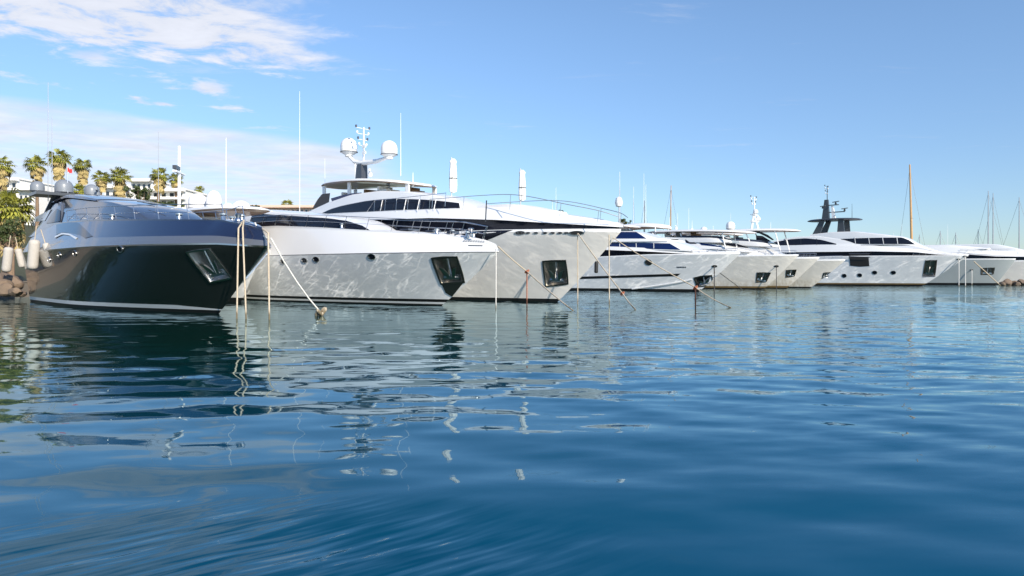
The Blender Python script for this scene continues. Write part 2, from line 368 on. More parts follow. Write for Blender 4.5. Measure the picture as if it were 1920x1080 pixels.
RADOME = [(.62, 0), (.74, .04), (.78, .12), (.98, .22), (1.0, .5), (1.0, .95), (.95, 1.25), (.80, 1.55), (.55, 1.78), (.28, 1.9), (.05, 1.93)]
def radome(parent, c, r, m='radome_white', h=1.0):
    o = MB().lathe([(a*r, b*r*h) for a, b in RADOME], c, 28).build('radome', m, parent, 50)
    MB().lathe([(.45*r, -.3*r), (.5*r, -.05*r), (.66*r, 0), (.66*r, .02*r)], c, 16).build('mount', m, o)
    MB().lathe([(1.01*r, .20*r*h), (1.05*r, .22*r*h), (1.05*r, .26*r*h), (1.01*r, .28*r*h)], c, 28).build('collar', 'dark_grey', o)
    return o
def whip(parent, p, h, r=.035, m='white'):
    return MB().tube([p, (p[0], p[1], p[2]+h*.5), (p[0], p[1], p[2]+h)], [r, r*.8, r*.5], 6).build('antenna', m, parent)
def hardtop(s, x0, x1, w, z, th=.25, arch=.0, slope=0, m='white', under='underside', name='hardtop', pw=2.6):
    """a roof slab with rounded corners in plan; slope lowers it towards the bow"""
    n = 44; rings = []
    def ring(k, dz, f):
        R = []
        for i in range(n):
            q = 2*math.pi*i/n; c, sn = math.cos(q), math.sin(q)
            a = (x0+x1)/2+(x1-x0)/2*k*math.copysign(abs(c)**(2/pw), c); b = w*k*math.copysign(abs(sn)**(2/pw), sn)
            u = (a-x0)/(x1-x0)
            R.append((a, b, z+dz-slope*u+arch*(1-(2*u-1)**2)))
        return R
    top = MB().grid([ring(1, 0, 0), ring(.99, th*.35, 0), ring(.9, th*.75, 0), ring(.6, th, 0), ring(.02, th*1.08, 0)], closed_v=True)
    o = top.build(name, m, s.root, 60)
    MB().grid([ring(.995, -.01, 0), ring(.94, -.09, 0), ring(.6, -.04, 0), ring(.02, -.03, 0)], closed_v=True).build('ceiling_panel', under, o, 60)
    return o
def mast_gear(parent, base, h, m='white', arms=3, w=.8):
    mb = MB().tube([base, (base[0], base[1], base[2]+h)], [.09, .06], 8)
    o = mb.build('mast_pole', m, parent)
    for i in range(arms):
        z = base[2]+h*(1-.16*i)-.1; mb = MB().tube([(base[0]-.15, base[1]-w*(1-.15*i), z), (base[0]-.15, base[1]+w*(1-.15*i), z)], .03, 6)
        mb.build('crossarm', m, o)
        for sg in (-1, 1):
            MB().lathe([(.06, 0), (.1, .03), (.1, .2), (.06, .24)], (base[0]-.15, base[1]+sg*w*(1-.15*i), z+.02), 10).build('mast_light', 'dark_grey' if (i+sg) % 2 else 'radome_white', o)
    return o
def radar(parent, c, w=1.5, m='white', ang=.5):
    o = MB().lathe([(.16, 0), (.2, .05), (.2, .3), (.12, .36), (.06, .45)], c, 14).build('radar', m, parent)
    MB().box((c[0], c[1], c[2]+.52), (.14, w, .16), Matrix.Rotation(ang, 3, 'Z')).build('scanner_bar', m, o, 30)
    return o
def bollards(b, xs_, m='steel'):
    for x in xs_:
        q = (x+b.L)/(b.L+b.R); z = float(b.zd(q)); y = abs(b.pt(q, z)[1])
        for sg in (-1, 1):
            c = (x, sg*max(y-.45, .25), z-.05)
            MB().lathe([(.16, 0), (.12, .05), (.1, .25), (.17, .3), (.17, .36), (.05, .38)], c, 12).build('bollard', m, b.root)

# ------------------------------------------------------------------ yacht 1: black and navy
def hull_std(b, hullm, bands, cuts=()):
    for (nm, m, lo, hi, n, cut) in bands: b.band(nm, m, lo, hi, n, cuts=cuts if cut else ())
b1 = Yacht('black and navy motor yacht with grey radomes, nearest the palms', 410, 588, -44.5, 5.0, 26, 3.7,
           [(-26,3.55),(-8,3.42),(3,3.3),(5,3.15)], [(-26,5.5),(-12,5.1),(2.5,4.4),(4.2,4.1),(5,3.9)], p=(1.5,2.7), ins=.95, rt=-.45)
pk = [b1.on(*p) for p in ((352,474),(393,468),(432,520),(394,528))]
for sd in (-1, 1): b1.pocket(pk, sd, depth=.6, frame='steel', fw=.07, inner='steel')
K = b1.zk; D = b1.zd
b1.band('antifouling', 'antifoul', -.6, .17, 3)
b1.band('boot_stripe', 'stripe', .17, lambda q: .22+.16*min(1, max(0, (1-q)*8)), 1)
b1.band('hull', 'black_hull', lambda q: .22+.16*min(1, max(0, (1-q)*8)), lambda q: K(q)-.06, 14, cuts=[(pk,-1),(pk,1)])
b1.band('rub_rail', 'steel', lambda q: K(q)-.06, lambda q: K(q)+.01, 1)
b1.band('knuckle_band', 'grey_band', lambda q: K(q)+.01, lambda q: K(q)+.01+.32*(D(q)-K(q)), 2)
b1.band('bulwark', 'navy', lambda q: K(q)+.01+.32*(D(q)-K(q)), D, 4)
b1.deck('navy', camber=.2)
for px, py in ((225,467),(140,475),(111,478),(92,487)): b1.porthole(px, py, .14, .24)
b1.hull_patch('hull_window', 'dark_glass', [(106,421),(126,417),(147,417),(160,430),(174,443)], [(106,440),(118,436),(132,437),(150,441),(160,447)])
b1.hull_patch('window_trim', 'stripe', [(104,444),(118,437),(132,439),(146,446)], [(104,447),(118,440),(132,442),(143,449)], off=.05)
cab, sf = b1.tier('deckhouse', 'grey_glass', [(-24,4.9,7.15,2.75,1.9,.1),(-20,4.9,7.2,2.75,1.95,.12),(-16,4.8,6.75,2.7,1.95,.12),(-11,4.6,6.2,2.6,1.9,.12),(-8,4.5,5.7,2.45,1.75,.1),(-6,4.4,5.1,2.3,1.6,.06),(-4.6,4.35,4.5,2.1,1.5,.02)], n=40)
b1.tier('roof', 'navy', [(-24.5,7.1,7.32,2.0,1.9,.1),(-20,7.15,7.38,2.05,1.95,.12),(-16,6.72,6.9,2.05,1.95,.12),(-13.2,6.4,6.5,2.0,1.9,.1)], n=20)
aft, sfa = b1.tier('aft_cabin', 'grey_band', [(-27,4.7,5.3,2.9,2.4,.05),(-24,4.7,6.6,2.9,2.2,.05),(-20.5,4.7,7.0,2.9,2.25,.05),(-18.5,4.7,5.2,2.9,2.6,.02)], n=20)
b1.win([(96,402),(104,391),(111,395)], [(92,419),(104,418),(116,415)], sfa, 2.5)
b1.win([(62,408),(78,396),(90,392)], [(60,416),(74,414),(86,414)], sfa, 2.5, m='grey_glass')
b1.rail(-17, 2.4, 9, h=.8, lean=-.35, inset=.2)
arch = MB()
for y in (-1.7, 1.7): arch.tube([(-26.2,y*1.25,5.6),(-24.6,y*1.05,7.3),(-23.6,y,7.75)], [.28,.24,.2], 8)
arch.box((-24.4,-.6,7.68), (2.4,5.0,.2))
arch.build('radar_arch', 'dark_grey', b1.root, 40)
for px, yb, r, y in ((70,368,.45,-1.35),(120,367,.60,.05),(172,371,.5,1.3)):
    z = 7.75; x = -25.2; y = b1.y_at(px, x)
    radome(b1.root, (x, y, z+.12), r, 'radome_grey', .95)
radar(b1.root, (-22.6, .5, 7.6), 1.5, 'radome_grey', 1.2)
MB().tube([(-24.6,-.9,7.8),(-24.9,-.9,9.9)], .03, 6).build('flag_staff', 'steel', b1.root)
fo = MB().grid([[(-24.7-.012*k, -.9+.045*k, 9.8-.015*k-.3*j+.05*math.sin(k*1.4)) for k in range(8)] for j in (0,.5,1)]).build('flag', 'red_cloth', b1.root)
MB().grid([[(-24.72-.012*k, -.93+.02*k, 9.83-.015*k-.33*j) for k in range(6)] for j in (0,.5,1)]).build('flag_hoist', 'white_cloth', fo)
whip(b1.root, (-24.2,-2.2,7.2), 8.5, .03, 'alloy'); whip(b1.root, (-24.5,-1.9,7.2), 6.2, .03, 'alloy'); whip(b1.root, (-13,1.5,6.6), 4.5, .02, 'alloy')
bollards(b1, (1.6, -1.5, -9)); 
MB().lathe([(.2,0),(.2,.25),(.12,.35),(.16,.5),(.1,.55)], (2.2,0,4.2), 12).build('windlass', 'steel', b1.root)
for x in (-9.5, -7.6):
    MB().tube([(x,-.5,5.9+(-x-7.6)*.12),(x+.8,-.1,5.75+(-x-7.6)*.12)], .03, 6).tube([(x-.3,-.7,5.95+(-x-7.6)*.12),(x+.3,-.3,5.85+(-x-7.6)*.12)], .02, 6).build('wiper', 'dark_metal', cab)

# ------------------------------------------------------------------ yacht 2: low white yacht with the dark raked windscreen
b2 = Yacht('low white motor yacht with long raked dark windscreen, beside the black yacht', 828, 573, -43, 5.0, 30, 3.55,
           [(-30,3.6),(-18,3.4),(-2.5,3.3),(5,3.25)], [(-30,5.9),(-15,5.6),(-9,5.2),(-3,4.7),(2,4.3),(4.2,3.85),(5,3.55)], p=(1.45,2.3), ins=.75, rt=-.6)
pk = [b2.on(*p) for p in ((812,486),(856,483),(868,527),(828,531))]
b2.pocket(pk, -1, depth=.55, fw=.13, inner='pocket_steel')
sk = [b2.on(*p) for p in ((829,534),(868,531),(848,556),(836,549))]
b2.patch('anchor_scuff_plate', 'pocket_dark', [sk[0], sk[1]], [sk[3], sk[2]], off=.03)
K2 = b2.zk; D2 = b2.zd
b2.band('antifouling', 'antifoul', -.6, .09, 3); b2.band('boot_stripe', 'stripe', .09, .22, 1); b2.band('waterline_stripe', 'antifoul', .22, .40, 1)
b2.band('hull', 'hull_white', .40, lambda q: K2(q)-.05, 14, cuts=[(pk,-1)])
b2.band('rub_rail', 'grey_band', lambda q: K2(q)-.05, lambda q: K2(q)+.0, 1)
b2.band('bulwark', 'white', K2, D2, 6)
b2.deck(camber=.25)
for px, py in ((531,490),(571,488),(593,486),(697,481)): b2.porthole(px, py, .15, .27)
cab, sf = b2.tier('deckhouse', 'white', [(-28,5.2,7.6,2.8,2.3,.15),(-20,5.2,7.15,2.8,2.3,.15),(-15,5.0,6.65,2.75,2.2,.15),(-11.5,4.9,6.25,2.6,2.05,.12),(-9,4.8,5.9,2.4,1.85,.1),(-7,4.6,5.3,2.1,1.6,.05),(-5.4,4.4,4.7,1.7,1.2,.02)], n=50)
b2.win([(470,399),(505,402),(555,405),(605,408.5),(630,412.5),(652,421)], [(470,428),(520,428),(570,431),(605,433),(640,434),(668,434)], sf, 2.55, 'dark_glass', 'windscreen', both=True)
b2.rail(-20, 4.0, 12, h=.85, lean=.4, inset=.22)
bollards(b2, (2.6, .3, -8))
MB().lathe([(.22,0),(.22,.2),(.13,.3),(.2,.45),(.12,.5)], (2.4,.25,4.25), 12).build('windlass', 'steel', b2.root)
for x, w in ((-3.2,.9),(-.8,.7),(1.0,.6)):
    MB().box((x,0,b2.zd((x+30)/35)+.16), (w,w,.12)).build('deck_hatch', 'grey_glass', b2.root)
for x in (1.8, 2.9, 3.3): MB().tube([(x,-.5,4.1),(x,-.5,4.35),(x+.3,-.45,4.38)], .06, 6).build('fairlead', 'steel', b2.root)
for (x0, x1, y) in ((868,880,449),(882,915,450)):
    pass
nm = MB()
for i in range(9):
    x, z = b2.on(868+i*4.6, 453.5+.15*i); x2, z2 = b2.on(868+i*4.6+3.2, 453.6+.15*i)
    c = b2.xz(x, z); n = b2.nrm(x, z)*.02; e = b2.xz(x2, z2); h = (b2.xz(x, z+.09)-c)
    nm.prism([c+n, e+n, e+n+h, c+n+h], tuple(n))
nm.build('name_lettering', 'letter', b2.root)
b2.hull_patch('model_badge', 'grey_band', [(878,459.5),(905,460)], [(878,461.5),(905,462)], off=.02)

# ------------------------------------------------------------------ yacht 3: tall white yacht with hardtop and radomes
b3 = Yacht('tall white motor yacht with oval hardtop and two white radomes on its mast', 1045, 566, -43, 5.4, 37, 3.95,
           [(-37,5.2),(-10,5.1),(-1.4,5.0),(3.3,4.87),(5.4,4.75)], [(-37,5.5),(-12,5.25),(-3.4,5.18),(2.3,5.04),(5.4,4.95)], p=(1.4,2.2), ins=.12, rt=.2)
pk = [b3.on(*p) for p in ((1019,491),(1060,489),(1064,531),(1024,536))]
b3.pocket(pk, -1, depth=.45, fw=.1, inner='pocket_steel')
K3 = b3.zk; D3 = b3.zd
b3.band('antifouling', 'antifoul', -.6, .22, 3)
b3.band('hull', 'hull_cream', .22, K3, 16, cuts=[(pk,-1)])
b3.band('rub_rail', 'white', K3, D3, 1)
b3.deck(drop=.02, camber=.02)
# dark window band and the white bulwark standing on it, both following the sheer in plan
def ring_tier(b, name, m, rows, rx=.0, n=60, parent=None):
    """a solid slab following the hull in plan; rows: x, z low, z high, inset low, inset high"""
    rows = np.array(rows, float); x0, x1 = rows[0,0], rows[-1,0]
    X = x0+(x1-x0)*(1-(1-np.linspace(0,1,n))**1.8); out = []
    for x in X:
        zl, zh, il, ih = (np.interp(x, rows[:,0], rows[:,k]) for k in range(1,5))
        q = min((x+b.L)/(b.L+x1), 1); y = abs(b.pt(q, float(b.zd(q)))[1])
        xx = x
        yl, yh = max(y-il, 0), max(y-ih, 0)
        h = [(-yl,zl),(-(yl*.66+yh*.34),zl+(zh-zl)*.34),(-(yl*.33+yh*.67),zl+(zh-zl)*.67),(-yh,zh),(-max(yh-.12,0),zh+.02),(-yh*.5,zh-.1*min(1,yh))]
        out.append([(xx,a,c) for a,c in h]+[(xx,-a,c) for a,c in h[::-1]])
    mb = MB().grid(out); k = len(out[0]); mb.add(out[0],[tuple(range(k))])
    return mb.build(name, m, parent or b.root, 38)
ring_tier(b3, 'saloon_window_band', 'dark_glass', [(-34,5.4,7.0,.25,.2),(-12,5.2,6.55,.25,.2),(-3.4,5.1,5.97,.2,.12),(2.3,4.98,5.5,.12,.06),(5.3,4.93,5.14,.08,.06)])
ring_tier(b3, 'upper_bulwark', 'white', [(-35,6.95,8.0,.1,.45),(-21,6.75,7.5,.1,.4),(-10,6.4,7.1,.06,.5),(-3.4,5.92,6.9,.02,.6),(1,5.5,6.2,.0,.5),(3.5,5.27,5.75,-.02,.3),(5.65,5.08,5.3,-.05,.1)])
b3.hull_patch('hull_window', 'dark_glass', [(840,433),(906,431.5),(966,430)], [(840,470),(900,456),(958,433)], off=.015, nu=24)
for px in (975,990,1005,1022,1036,1050,1062):
    x, z = b3.on(px, 436.5); b3.porthole_xz(x, z, .05, .16)
for px, w in ((975,.35),(1081,.42)):
    x, z = b3.on(px, 436.5); b3.porthole_xz(x, z, .11, w, 'rubber')
house, sf3 = b3.tier('wheelhouse', 'white', [(-30,7.0,8.0,3.1,2.9,.05),(-26,7.0,8.8,3.1,2.75,.08),(-22,6.9,9.3,3.1,2.65,.1),(-18,6.9,9.3,3.05,2.55,.12),(-14,6.9,8.9,2.95,2.45,.12),(-11,6.8,8.4,2.7,2.25,.12),(-8.6,6.8,7.75,2.3,1.9,.1),(-6.6,6.8,7.0,1.7,1.4,.04)], n=50)
b3.win([(604,400),(620,392),(641,385.5),(684,376.5),(724,372),(783,373),(815,375.5),(842,378.5)], [(604,401.5),(640,399),(700,396.5),(740,394),(783,392),(815,390),(846,388.5)], sf3, 2.9, 'dark_glass', 'window')
for a in ((705,381,741,376,741,394,705,396),(757,375,782,374.5,782,392.5,757,393.5)):
    pass
b3.win([(587,389),(596,374),(604,364),(619,362)], [(590,391),(602,386),(610,382),(617,379)], lambda x, z, sd=-1: np.array((x, sd*2.6, z)), 2.6, 'dark_glass', 'wing_window')
b3.win([(621,372),(640,366.5),(660,362.5),(678,361)], [(624,381),(645,374.5),(664,370),(680,368)], lambda x, z, sd=-1: np.array((x, sd*2.45, z)), 2.45, 'blue_glass', 'flybridge_screen')
for px in (718,762,787,818):
    p = b3.at(px, 374, -2.75); q = b3.at(px, 393, -2.75)
    MB().tube([(q[0], -3.02, q[1]-.1), (p[0], -2.78, p[1])], .035, 6).build('window_mullion', 'white', house)
fly, _ = b3.tier('flybridge', 'white', [(-31,7.6,8.1,2.6,2.5,.02),(-25,8.2,8.65,2.5,2.35,.02),(-19,8.5,8.95,2.35,2.2,.02),(-14,8.2,8.55,2.1,1.9,.02),(-12,8.0,8.2,1.8,1.5,.02)], n=26)
ht = hardtop(b3, -29.5, -14.2, 2.75, 10.75, .28, arch=.35, slope=1.15)
for x, y, zb, zt in ((-22.9,-2.2,8.8,10.52),(-22.9,2.2,8.8,10.52),(-15.2,-1.5,8.4,9.72),(-15.2,1.5,8.4,9.72),(-27.8,-1.8,8.3,10.65),(-27.8,1.8,8.3,10.65)):
    MB().prism([(x-.25,y-.06,zb),(x+.25,y-.06,zb),(x+.15,y-.06,zt),(x-.3,y-.06,zt)], (0,.12,0)).build('hardtop_pillar', 'white', b3.root)
for x, y, w, m in ((-24.5,-.8,1.6,'canvas'),(-21.2,-.6,1.4,'teak'),(-18.6,-1.0,1.3,'canvas'),(-17.2,.9,.9,'teak')):
    MB().box((x,y,9.25), (w,1.5,.55)).box((x-w*.4,y,9.6), (.25,1.5,.5)).build('flybridge_seat', m, b3.root)
mast = MB().prism([(-24.7,-.35,11.0),(-23.7,-.35,11.0),(-23.9,-.25,12.6),(-24.6,-.25,12.6)], (0,.7,0)).build('mast', 'dark_grey', b3.root)
arm = MB()
arm.tube([(-26.1,-.1,13.55),(-25.2,-.1,12.95),(-24.2,0,12.72),(-21.8,.05,12.62),(-20.1,.1,12.8)], [.16,.2,.26,.22,.16], 8)
arm.build('mast_arm', 'white', mast)
MB().tube([(-24.9,-.2,10.9),(-24.9,-.2,12.7)], .09, 8).build('mast_leg', 'white', mast)
radome(b3.root, (-26.17,-.1,13.8), .82, 'radome_white'); radome(b3.root, (-19.98,.1,12.85), .76, 'radome_white')
mp = mast_gear(mast, (-23.84,0,12.7), 3.4, arms=4, w=.75)
for z in (13.6, 14.2): MB().box((-23.5,-.2,z), (.5,.12,.25)).build('speaker_horn', 'white', mp)
radar(b3.root, (-21.8,-.7,11.1), 1.6, 'white', .9)
whip(b3.root, (-19.42,1.0,11.1), 5.8, .03); whip(b3.root, (-14.9,-1.2,9.5), 1.2, .04); whip(b3.root, (-33.88,-1,8.3), 12.9, .035); whip(b3.root, (-32.6,1.2,8.3), 6, .025)
MB().lathe([(.03,0),(.03,.5),(.12,.55),(.2,.75),(.14,.95),(.03,1.0)], (-26.6,1.6,11.2), 10).build('dome_antenna', 'white', b3.root)
# raised foredeck rail: a dark tube arching over the foredeck on both sides
def rail3(y, xs_, zs, name='foredeck_rail'):
    pts = smooth_curve([(x, y*k, z) for x, z, k in zip(xs_, zs, (1,1,1,.85,.5,.22))], 40)
    r = MB().tube(pts, .026, 7).build(name, 'alloy', b3.root)
    for i in (0, 9, 20, 30, 36):
        p = pts[i]; q = min((p[0]+37)/42.4, 1)
        zf = np.interp(p[0], [-10,-3.4,1,3.5,5.4], [7.0,6.75,6.1,5.6,5.2])
        MB().tube([p, (p[0]-.1, p[1], zf)], .022, 6).build('stanchion', 'steel', r)
rail3(-2.6, (-11,-3.3,-.8,2.6,4.6,5.6), (8.0,7.75,7.45,6.65,6.15,5.75)); rail3(2.6, (-11,-3.3,-.8,2.6,4.6,5.6), (8.0,7.75,7.45,6.65,6.15,5.75))
p = b3.at(915, 384, -3.3); q = b3.at(915, 411, -3.5); MB().tube([(q[0],-3.75,q[1]-.2),(p[0],-3.45,p[1]+.3)], .045, 6).build('gate_post', 'dark_metal', b3.root)
MB().tube([(5.2,.1,5.25),(5.2,.1,6.9)], .03, 6).build('bow_staff', 'steel', b3.root)
MB().lathe([(.04,0),(.2,.05),(.27,.3),(.2,.6),(.05,.7)], (5.2,.1,6.45), 12).build('bow_light', 'white', b3.root)
b3.tier('foredeck_lounge', 'white_deck', [(-6.5,6.7,7.25,1.9,1.7,.05),(-3,6.6,7.15,1.8,1.6,.05),(0,6.2,6.5,1.4,1.1,.03)], n=14)
bollards(b3, (3.4, 1.5))
xw = np.linspace(-17.6, -8.4, 7); rl = MB().tube([(-18.6,-3.3,7.45),(-17.6,-3.25,8.3)]+[(x,-3.2,8.35-.02*i) for i, x in enumerate(xw)], .025, 6).build('side_rail', 'steel', b3.root)
for x in xw: MB().tube([(x,-3.3,7.2),(x,-3.2,8.3)], .02, 6).build('stanchion', 'steel', rl)
# two folded parasols standing on yacht 3
def parasol(x, y, z0, zc, zt, r, label):
    e = empty('folded_parasol', b3.root.matrix_basis @ Vector((x,y,z0))); tag(e, label, 'parasol', 'folded parasols on the tall white yacht')
    MB().tube([(0,0,0),(0,0,zt-z0+.12)], .05, 8).lathe([(.3,0),(.3,.06),(.06,.1)], (0,0,0), 14).build('pole', 'alloy', e)
    n = 16; prof = [(.35,0),(.9,.04),(1,.2),(.95,.55),(.75,.85),(.9,.93),(.4,1)]; rows = []
    for k, t in prof:
        rows.append([(.13+r*k*(1-.22*(i % 2))*math.cos(2*math.pi*i/n), r*k*(1-.22*(i % 2))*math.sin(2*math.pi*i/n), zc-z0+(zt-zc)*t) for i in range(n)])
    mb = MB().grid(rows, closed_v=True); mb.add(rows[0],[tuple(range(n))]); mb.add(rows[-1],[tuple(range(n))[::-1]]); cv = mb.build('canopy', 'canvas', e, 50)
    MB().tube([(.13+r*.98*math.cos(q), r*.98*math.sin(q), zc-z0+(zt-zc)*.42) for q in np.linspace(0,2*math.pi,17)], .03, 5).build('strap', 'dark_grey', cv)
bpy.context.view_layer.update()
parasol(-11.1,-.2,7.0,8.75,11.55,.33,'white folded parasol taller and nearer the wheelhouse, on the tall white yacht')
parasol(-3.4,-.2,6.7,7.5,9.8,.27,'white folded parasol standing on the foredeck of the tall white yacht')

# ------------------------------------------------------------------ the yachts farther along the quay
def simple_hull(b, m='hull_white', wl='antifoul', pk=None, fouling=False, wlz=.3, deckdrop=.1, top='white', bulw=True, frame='pocket_dark', inner='pocket_steel', fw=.08):
    cuts = []
    if pk:
        cs = [b.on(*p) for p in pk]; b.pocket(cs, -1, depth=.6, fw=fw, frame=frame, inner=inner); cuts = [(cs,-1)]
    b.band('antifouling', wl, -.6, wlz, 3)
    if fouling: b.band('weed_line', 'fouling', wlz, wlz+.25, 1)
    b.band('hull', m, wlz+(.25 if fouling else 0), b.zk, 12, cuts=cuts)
    if bulw: b.band('bulwark', top, b.zk, b.zd, 2)
    b.deck(drop=deckdrop)
b4 = Yacht('white motor yacht with blue raked windows and dark hull stripe, past the tall white yacht', 1310, 547, -43, 5.2, 33, 3.7,
           [(-33,4.3),(-12,4.3),(-5,4.45),(0,4.4),(5.2,4.45)], [(-33,4.4),(-12,4.38),(-5,4.53),(0,4.5),(5.2,4.6)], p=(1.4,2.2), ins=.05, rt=.1)
simple_hull(b4, 'hull_white', 'antifoul', [(1303,521),(1333,517),(1335,532),(1308,537)], inner='rubber', fw=.16)
b4.patch('hull_stripe', 'antifoul', [b4.on(x, 519-(x-1076)*.03) for x in (1030,1076,1140,1200,1262,1276)], [b4.on(x, 523.5-(x-1076)*.03) for x in (1030,1076,1140,1200,1262,1270)], off=.02, nu=24, nv=2)
b4.patch('spray_rail', 'white', [b4.on(*p) for p in ((1185,541),(1215,537),(1250,532),(1283,526.5),(1298,523))], [b4.on(*p) for p in ((1185,542.3),(1215,539),(1250,534),(1283,528.5),(1298,524.5))], off=.1, thick=.15)
ring_tier(b4, 'main_deck_glass', 'dark_glass', [(-30,4.3,5.6,.25,.2),(-12,4.3,5.4,.25,.15),(-4.5,4.45,4.9,.2,.12),(-1,4.45,4.75,.2,.12)], n=40)
ring_tier(b4, 'upper_bulwark', 'white', [(-31,5.5,6.1,.1,.3),(-12,5.3,5.75,.08,.3),(-4.5,4.85,5.3,.04,.3),(0,4.5,4.85,0,.3),(5.25,4.52,4.72,-.03,.1)])
h1, s1 = b4.tier('saloon', 'white', [(-27,5.4,6.6,2.9,2.8,.05),(-12,5.4,6.55,2.9,2.7,.05),(-4,5.0,6.35,2.6,2.3,.1),(-2,5.0,5.9,2.3,2.0,.1),(.2,4.8,5.0,1.8,1.5,.05)], n=36)
b4.win([(1100,455),(1133,455),(1200,455),(1250,456)], [(1100,465),(1133,464),(1200,466),(1270,468)], s1, 2.85, 'blue_glass')
h2, s2 = b4.tier('upper_saloon', 'white', [(-26,6.5,7.75,2.6,2.5,.05),(-14,6.5,7.7,2.6,2.4,.08),(-8,6.4,7.6,2.4,2.1,.1),(-6,6.4,6.9,2.1,1.8,.05),(-4.5,6.3,6.5,1.8,1.5,.03)], n=30)
b4.win([(1110,434),(1150,434.5),(1189,434.5)], [(1110,447),(1150,447),(1208,447)], s2, 2.5, 'blue_glass')
b4.tier('upper_deck', 'white', [(-28,6.35,6.62,3.1,3.0,.02),(-12,6.3,6.6,3.0,2.9,.03),(-5,6.15,6.45,2.6,2.4,.03),(-3,6.1,6.3,2.2,2.0,.03)], n=24)
for x in (1160,1190,1222): b4.win([(x,455),(x+.9,455)], [(x+1.5,466),(x+2.4,466)], s1, 2.85, 'white', 'window_mullion', off=.06)
x, z = b4.on(1216,492); b4.porthole_xz(x, z, .3, .38, 'rubber')
for i in range(6):
    x, z = b4.on(1270+i*3, 501.5); b4.patch('name_lettering', 'dark_grey', [(x-.07,z+.1),(x+.07,z+.1)], [(x-.07,z-.06),(x+.07,z-.06)], nu=3, nv=1, off=.01)
b4.rail(-2, 4.6, 8, h=.5, lean=.2)
hardtop(b4, -24, -8.5, 2.6, 8.5, .3, arch=.25, slope=.3)
for y in (-2,2):
    for x in (-21,-11): MB().tube([(x,y,7.7),(x-.4,y,8.5)], .12, 8).build('hardtop_pillar', 'white', b4.root)

b5 = Yacht('white motor yacht with long beige hardtop and square anchor pocket, fifth along the row', 1432, 542, -43, 5.0, 32, 3.7,
           [(-32,4.5),(-5,4.8),(5,4.8)], [(-32,4.7),(-5,4.95),(5,4.95)], p=(1.4,2.2), ins=.05, rt=.1)
simple_hull(b5, 'hull_stained', 'antifoul', [(1420,511.5),(1445,511.5),(1436,528),(1418,529)], fouling=True, wlz=.15)
ring_tier(b5, 'upper_bulwark', 'white', [(-30,4.7,6.6,.1,.4),(-12,4.9,6.4,.1,.4),(-4,4.95,5.9,.2,.6),(.4,4.95,5.15,.3,.6)], n=40)
h1, s1 = b5.tier('saloon', 'white', [(-27,6.2,8.2,2.7,2.5,.05),(-15,6.2,8.1,2.7,2.4,.08),(-10.5,6.2,7.5,2.6,2.2,.1),(-6,5.9,6.6,2.2,1.9,.1),(-1.5,5.4,5.6,1.5,1.2,.05)], n=36)
b5.win([(1257,448),(1270,448.5),(1281,456)], [(1262,456),(1272,456.5),(1283,457)], s1, 2.5); b5.win([(1283,449),(1294,451),(1303,456)], [(1287,456.5),(1296,457),(1306,457)], s1, 2.5)
b5.win([(1310,455),(1325,456.5),(1350,462)], [(1315,459.5),(1330,461),(1352,463.5)], s1, 2.3, 'blue_glass')
hardtop(b5, -19.5, -1.2, 2.6, 9.0, .35, arch=.2, slope=.75)
for x in (-17,-12,-5): 
    for y in (-2,2): MB().tube([(x,y,8.2-.18*(x+17)),(x-.5,y,8.95-.04*(x+19))], .1, 8).build('hardtop_pillar', 'white', b5.root)
hardtop(b5, -26, -15.5, 2.5, 9.75, .7, arch=.3, slope=.1, name='awning_roof', under='teak')
for x in (-25,-17):
    for y in (-2,2): MB().tube([(x,y,8.0),(x,y,9.85)], .09, 8).build('awning_post', 'white', b5.root)
b5.rail(-2, 4.4, 8, h=.6, lean=.2); whip(b5.root, (-20,0,10.2), 7, .04); whip(b5.root, (-21,1,10.2), 9, .04)
b5.root['label'] = 'white motor yacht with long beige hardtop and brown fouling along its waterline'

b6 = Yacht('white motor yacht with small anchor pocket squeezed in beside the beige hardtop yacht', 1474, 541, -43, 4.9, 30, 3.5,
           [(-30,4.3),(-5,4.5),(4.9,4.55)], [(-30,4.45),(-5,4.65),(4.9,4.7)], p=(1.4,2.2), ins=.05, rt=.1)
simple_hull(b6, 'hull_stained', 'antifoul', [(1475,507),(1493,506),(1489,517),(1474,520)], fouling=True, wlz=.15)
ring_tier(b6, 'upper_bulwark', 'white', [(-28,4.5,6.3,.1,.4),(-12,4.6,6.0,.1,.4),(-4,4.65,5.3,.2,.6),(.4,4.68,4.85,.3,.6)], n=40)
h1, s1 = b6.tier('saloon', 'white', [(-25,5.8,8.0,2.6,2.4,.05),(-14,5.8,7.8,2.6,2.3,.08),(-9,5.8,7.0,2.4,2.0,.1),(-5,5.2,6.0,2.0,1.6,.1),(-2,4.8,5.1,1.4,1.1,.05)], n=36)
b6.win([(1345,452),(1370,454),(1398,463)], [(1345,460),(1370,461.5),(1400,465)], s1, 2.4)
hardtop(b6, -20, -7, 2.5, 8.9, .3, arch=.2, slope=.4)
for x in (-18,-10): 
    for y in (-2,2): MB().tube([(x,y,7.6),(x-.4,y,8.9)], .1, 8).build('hardtop_pillar', 'white', b6.root)
b6.rail(-2, 4.2, 7, h=.6, lean=.2)

